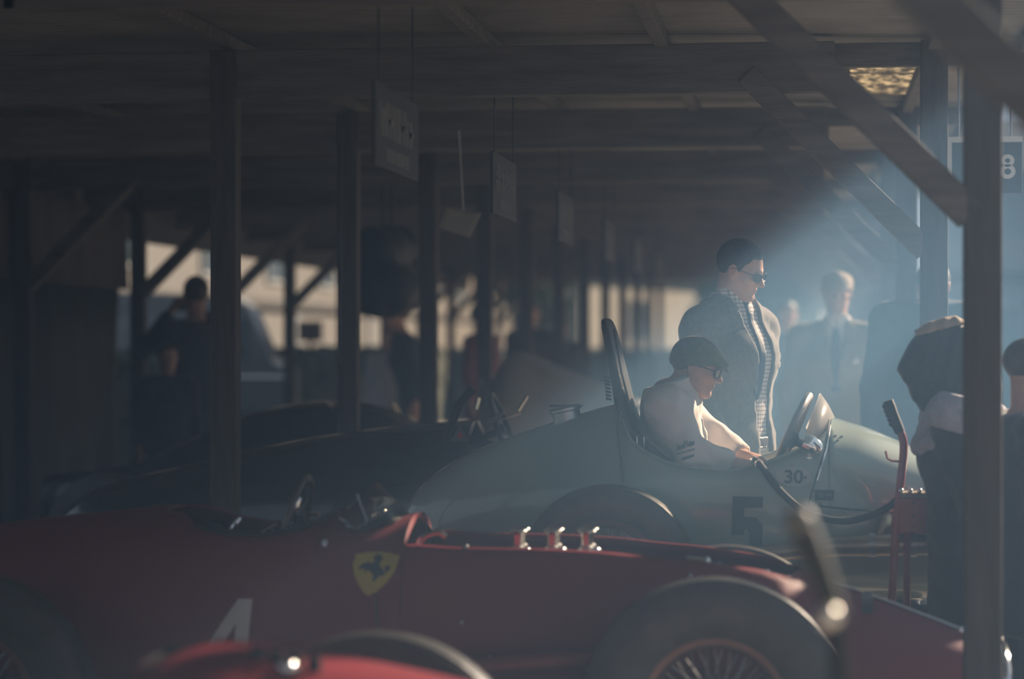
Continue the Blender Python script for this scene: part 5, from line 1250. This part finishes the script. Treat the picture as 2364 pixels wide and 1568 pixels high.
# its front looks towards the sun across the left side of the shelter
bA_ = building('pavilion', 'long beige pavilion with a dark eave beyond the left side of the shelter', -10.2, 24, R_(90), 90, 2.4, 4.4, WALLP, [(6 + 5*k, 2.55, 1.4, 1.1) for k in range(16)])
for k, xx in enumerate((12.5, 23.0, 31.5)):
    o = MB().box((xx, -0.06, 0), (xx + 1.0, 0.0, 1.9)).build('door', mat('grey_door', (0.16, 0.17, 0.18), 0.6), bA_, smooth=False)
    MB().sphere((xx + 0.85, -0.08, 1.0), 0.03, 7).build('handle', STEEL, o)
bB_ = building('pavilion', 'pale boarded building straight beyond the far end of the shelter', -5.0, 53, R_(74), 46, 2.4, 3.2, WALLW, [(3 + 6*k, 1.4, 1.6, 0.9) for k in range(7)], eave_z=2.9, depth=1.5, rh=0.6)
bC_ = building('grandstand', 'pale blue-grey stand in the haze outside the right-hand posts', 2.6, 47, R_(-4), 14, 2.4, 4.6, mat('blue_grey_boards', (0.20, 0.25, 0.28), 0.8, var=0.06), [(0.3 + 1.6*k, 0.5, 1.1, 1.5) for k in range(6)], eave_z=2.5)
for k in range(10):
    MB().box((0.2 + 1.4*k, -0.12, 0), (0.28 + 1.4*k, -0.04, 2.5)).build('upright', WALLW, bC_, smooth=False)
MB().box((-0.1, -0.10, 2.75), (14, -0.02, 3.35)).build('pale_fascia', WALLW, bC_, smooth=False)

# small notice on the beige pavilion
pn = at(716, 765, 31.0)
nb = thing('notice_board', 'small dark notice board on a stake before the beige pavilion', 'sign', (pn.x, pn.y, 0))
MB().rbox((-0.16, -0.02, pn.z - 0.13), (0.16, 0.02, pn.z + 0.13), 0.01).build('board', CL_BROWN, nb, smooth=False)
MB().tube([(0, 0.03, 0), (0, 0.03, pn.z + 0.1)], 0.03, 8).build('stake', BARK, nb)

# parked van beyond the left posts
pv = at(440, 800, 27.0)
van = thing('van', 'blue-grey panel van parked beyond the left posts', 'van', (pv.x, pv.y, 0), R_(8))
VB_ = mat('van_paint', (0.12, 0.14, 0.16), 0.4, coat=0.3)
prof = [(-0.95, 0.32), (0.95, 0.32), (1.02, 0.55), (1.0, 1.05), (0.82, 1.15), (0.62, 1.72), (0.48, 1.86), (-0.82, 1.90), (-0.96, 1.80)]
MB().plate(prof, lambda a, b: (a*1.15, -0.72, b), lambda a, b: (a*1.15, 0.72, b)).build('body', VB_, van, smooth=False)
MB().rbox((0.25, -0.735, 1.18), (0.72, -0.715, 1.62), 0.005).build('side_window', GLZ, van, smooth=False)
MB().rbox((-0.95, -0.735, 1.05), (0.12, -0.718, 1.66), 0.005).build('side_panel', mat('van_panel', (0.17, 0.19, 0.21), 0.45), van, smooth=False)
MB().tube([(-1.08, -0.73, 0.98), (1.1, -0.73, 0.98)], 0.015, 6).build('trim', CHROME, van)
for wx_ in (-0.68, 0.72):
    for sd in (-1, 1):
        MB().lathe([(0.10, -0.08), (0.27, -0.09), (0.31, -0.06), (0.31, 0.06), (0.27, 0.09), (0.10, 0.08)], (wx_, 0.66*sd, 0.31), (0, 1, 0), 28, True).build('wheel', RUBBER, van)
        MB().lathe([(0, -0.06*-sd*-1), (0.13, 0.05*sd), (0.15, 0.09*sd)], (wx_, 0.66*sd, 0.31), (0, 1, 0), 20).build('hub_cap', CHROME, van)

# hedges: knobbly core plus leaf blades, one object each
def hedge(label, a, b, h_, w_, n):
    a = Vector(a); b = Vector(b); d = b - a; L_ = d.length; d.normalize(); sd = Vector((-d.y, d.x, 0))
    t = thing('hedge', label, 'hedge', tuple(a))
    rows_ = []
    m = max(6, int(L_/0.4))
    for i in range(m + 1):
        p = d*(L_*i/m); rg = []
        for k in range(13):
            an = math.pi*k/12; r1 = 1 + 0.12*rng.uniform(-1, 1)
            rg.append(p + sd*(-w_*math.copysign(abs(math.cos(an))**.5, math.cos(an)))*r1 + Vector((0, 0, h_*(math.sin(an)**.35 if 0 < k < 12 else 0)*(1 + 0.05*rng.uniform(-1, 1)))))
        rows_.append(rg)
    MB().rings(rows_, close=False).build('core', HEDGE, t, angle=180)
    V = []; Fc = []
    for i in range(n):
        an = math.pi*rng.uniform(0.03, 0.97); p = d*(L_*rng.uniform(0, 1)) + sd*(-w_*math.copysign(abs(math.cos(an))**.5, math.cos(an))) + Vector((0, 0, h_*math.sin(an)**.35))
        u = Vector(rng.normal(size=3)).normalized()*0.05; w2 = Vector(rng.normal(size=3)).normalized()*0.03; o_ = len(V)
        V += [p - u, p + w2, p + u, p - w2]; Fc.append((o_, o_+1, o_+2, o_+3))
    mb = MB(); mb.add(V, Fc); o = mb.build('leaves', HEDGE, t, smooth=False); o['kind'] = 'stuff'
    return t
hedge('dark clipped hedge running along the left side of the shelter', (-6.6, 16, 0), (-6.6, 42, 0), 1.27, 0.4, 5000)
hedge('dark clipped hedge across the far end of the shelter', (-6.2, 42.5, 0), (5.0, 42.5, 0), 1.22, 0.4, 4000)

def tree(label, X, Y, H_, cr, lm=LEAF, n=2600):
    t = thing('tree', label, 'tree', (X, Y, 0), group='trees beyond the shelter')
    MB().tube([(0, 0, 0), (0.05, 0, H_*.25), (-0.05, 0.05, H_*.5), (0.0, 0, H_*.8)], [0.22, 0.16, 0.12, 0.05], 8).build('trunk', BARK, t)
    for k in range(5):
        a = k*1.3; MB().tube([(0, 0, H_*(.3 + .08*k)), (cr*.4*math.cos(a), cr*.4*math.sin(a), H_*(.42 + .08*k)), (cr*.7*math.cos(a), cr*.7*math.sin(a), H_*(.5 + .08*k))], [0.08, 0.05, 0.02], 6).build('branch', BARK, t)
    V = []; Fc = []; cl = [(rng.normal(size=3)*np.array([.45, .45, .3])*cr + np.array([0, 0, H_*.66])) for _ in range(22)]
    for i in range(n):
        c_ = cl[i % 22]; p = Vector(tuple(c_ + rng.normal(size=3)*cr*.2)); u = Vector(rng.normal(size=3)).normalized()*.12; w2 = Vector(rng.normal(size=3)).normalized()*.08; o_ = len(V)
        V += [p - u, p + w2, p + u, p - w2]; Fc.append((o_, o_+1, o_+2, o_+3))
    mb = MB(); mb.add(V, Fc); o = mb.build('crown', lm, t, smooth=False); o['kind'] = 'stuff'
tree('small tree before the pale boarded building, at its left end', -5.6, 47, 4.0, 0.9)
tree('small tree before the pale boarded building, beyond the standing man', -1.2, 48, 3.6, 0.9)
tree('slim tree beyond the gap between the standing man and the flat-capped man', -0.35, 45.5, 3.4, 0.8)
tree('tree in the haze outside the right-hand posts', 5.6, 44, 5.0, 1.5)

# canvas valances in the nearest left bays, dark screens added below to block brightness
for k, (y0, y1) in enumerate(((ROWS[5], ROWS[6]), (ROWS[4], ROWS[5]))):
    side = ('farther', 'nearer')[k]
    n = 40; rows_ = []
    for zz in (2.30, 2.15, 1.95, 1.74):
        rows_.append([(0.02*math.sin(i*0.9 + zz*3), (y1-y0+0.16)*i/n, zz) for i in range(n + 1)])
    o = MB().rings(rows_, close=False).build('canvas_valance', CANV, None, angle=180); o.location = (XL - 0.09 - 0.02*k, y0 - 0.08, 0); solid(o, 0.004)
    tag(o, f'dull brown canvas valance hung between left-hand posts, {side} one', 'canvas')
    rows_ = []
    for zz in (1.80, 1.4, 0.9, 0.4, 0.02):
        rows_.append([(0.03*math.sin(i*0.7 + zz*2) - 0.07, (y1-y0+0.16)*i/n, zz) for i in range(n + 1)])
    o = MB().rings(rows_, close=False).build('darkening_screen', TARP, None, angle=180); o.location = (XL - 0.10 - 0.03*k, y0 - 0.08, 0); solid(o, 0.004)
    tag(o, f'black tarpaulin screen added below the canvas to darken the gap between left-hand posts, {side} one', 'tarpaulin')

# dark bundle slung under the roof, rounded below
pbn = at(893, 690, 15.2)
def bun(P):
    f = cone(P, (0, -.2, .05), (0, .2, .05), .17, .16, (1, 0, 0), 1.25); f = smin(f, cone(P, (-.05, -.15, .30), (.04, .2, .34), .15, .13), .08)
    return f + .012*np.sin(P[0]*30 + P[2]*12)*np.sin(P[1]*16)
bn = sdf_obj('rolled_canvas', [(bun, (-.4, -.55, -.3), (.4, .55, .65), .02)], TARP); bn.location = pbn
tag(bn, 'dark rolled canvas bundle slung under the roof behind the second left post', 'canvas')
for yy in (-.15, .18): MB().tube([(0, yy, .4), (0, yy, 2.50 - pbn.z)], .008, 6).build('strap', LEATHER, bn)
# ------------------------------------------------------------------ haze and exhaust smoke
def vol_mat(name, col, dens, noise=None, aniso=0.2):
    m = bpy.data.materials.new(name); m.use_nodes = True; nt = m.node_tree; L = nt.links.new
    for n in list(nt.nodes): nt.nodes.remove(n)
    out = nt.nodes.new('ShaderNodeOutputMaterial'); vs = nt.nodes.new('ShaderNodeVolumeScatter')
    vs.inputs['Color'].default_value = (*col, 1); vs.inputs['Anisotropy'].default_value = aniso; vs.inputs['Density'].default_value = dens
    L(vs.outputs[0], out.inputs['Volume'])
    if noise:
        tc = nt.nodes.new('ShaderNodeTexCoord'); ln = nt.nodes.new('ShaderNodeVectorMath'); ln.operation = 'LENGTH'; L(tc.outputs['Object'], ln.inputs[0])
        fr = nt.nodes.new('ShaderNodeMapRange'); fr.interpolation_type = 'SMOOTHSTEP'; fr.inputs['From Min'].default_value = 1.0; fr.inputs['From Max'].default_value = 0.15; fr.inputs['To Min'].default_value = 0; fr.inputs['To Max'].default_value = dens
        L(ln.outputs['Value'], fr.inputs['Value'])
        nz = nt.nodes.new('ShaderNodeTexNoise'); nz.inputs['Scale'].default_value = 1.6; nz.inputs['Detail'].default_value = 2; L(tc.outputs['Object'], nz.inputs['Vector'])
        mr = nt.nodes.new('ShaderNodeMapRange'); mr.inputs['From Min'].default_value = 0.3; mr.inputs['From Max'].default_value = 0.7; mr.inputs['To Min'].default_value = 0.6; mr.inputs['To Max'].default_value = 1.4; L(nz.outputs['Fac'], mr.inputs['Value'])
        mu = nt.nodes.new('ShaderNodeMath'); mu.operation = 'MULTIPLY'; L(fr.outputs[0], mu.inputs[0]); L(mr.outputs[0], mu.inputs[1]); L(mu.outputs[0], vs.inputs['Density'])
    return m
hz_ = MB().box((-5.3, -2.5, 0.01), (1.0, 37.6, 2.5)).build('haze', vol_mat('thin_haze', (0.42, 0.66, 1.0), 0.0105), smooth=False)
tag(hz_, 'thin blue haze hanging under and around the shelter', 'haze', kind='stuff')
sm_ = MB().sphere((0, 0, 0), 1.0, 16).build('exhaust_smoke', vol_mat('exhaust_smoke', (0.235, 0.54, 0.93), 0.15, True))
sm_.location = (-0.1, 8.65, 1.15); sm_.scale = (1.95, 2.3, 1.5)
tag(sm_, 'bluish exhaust smoke drifting around the green car in the sunbeam', 'smoke', kind='stuff')
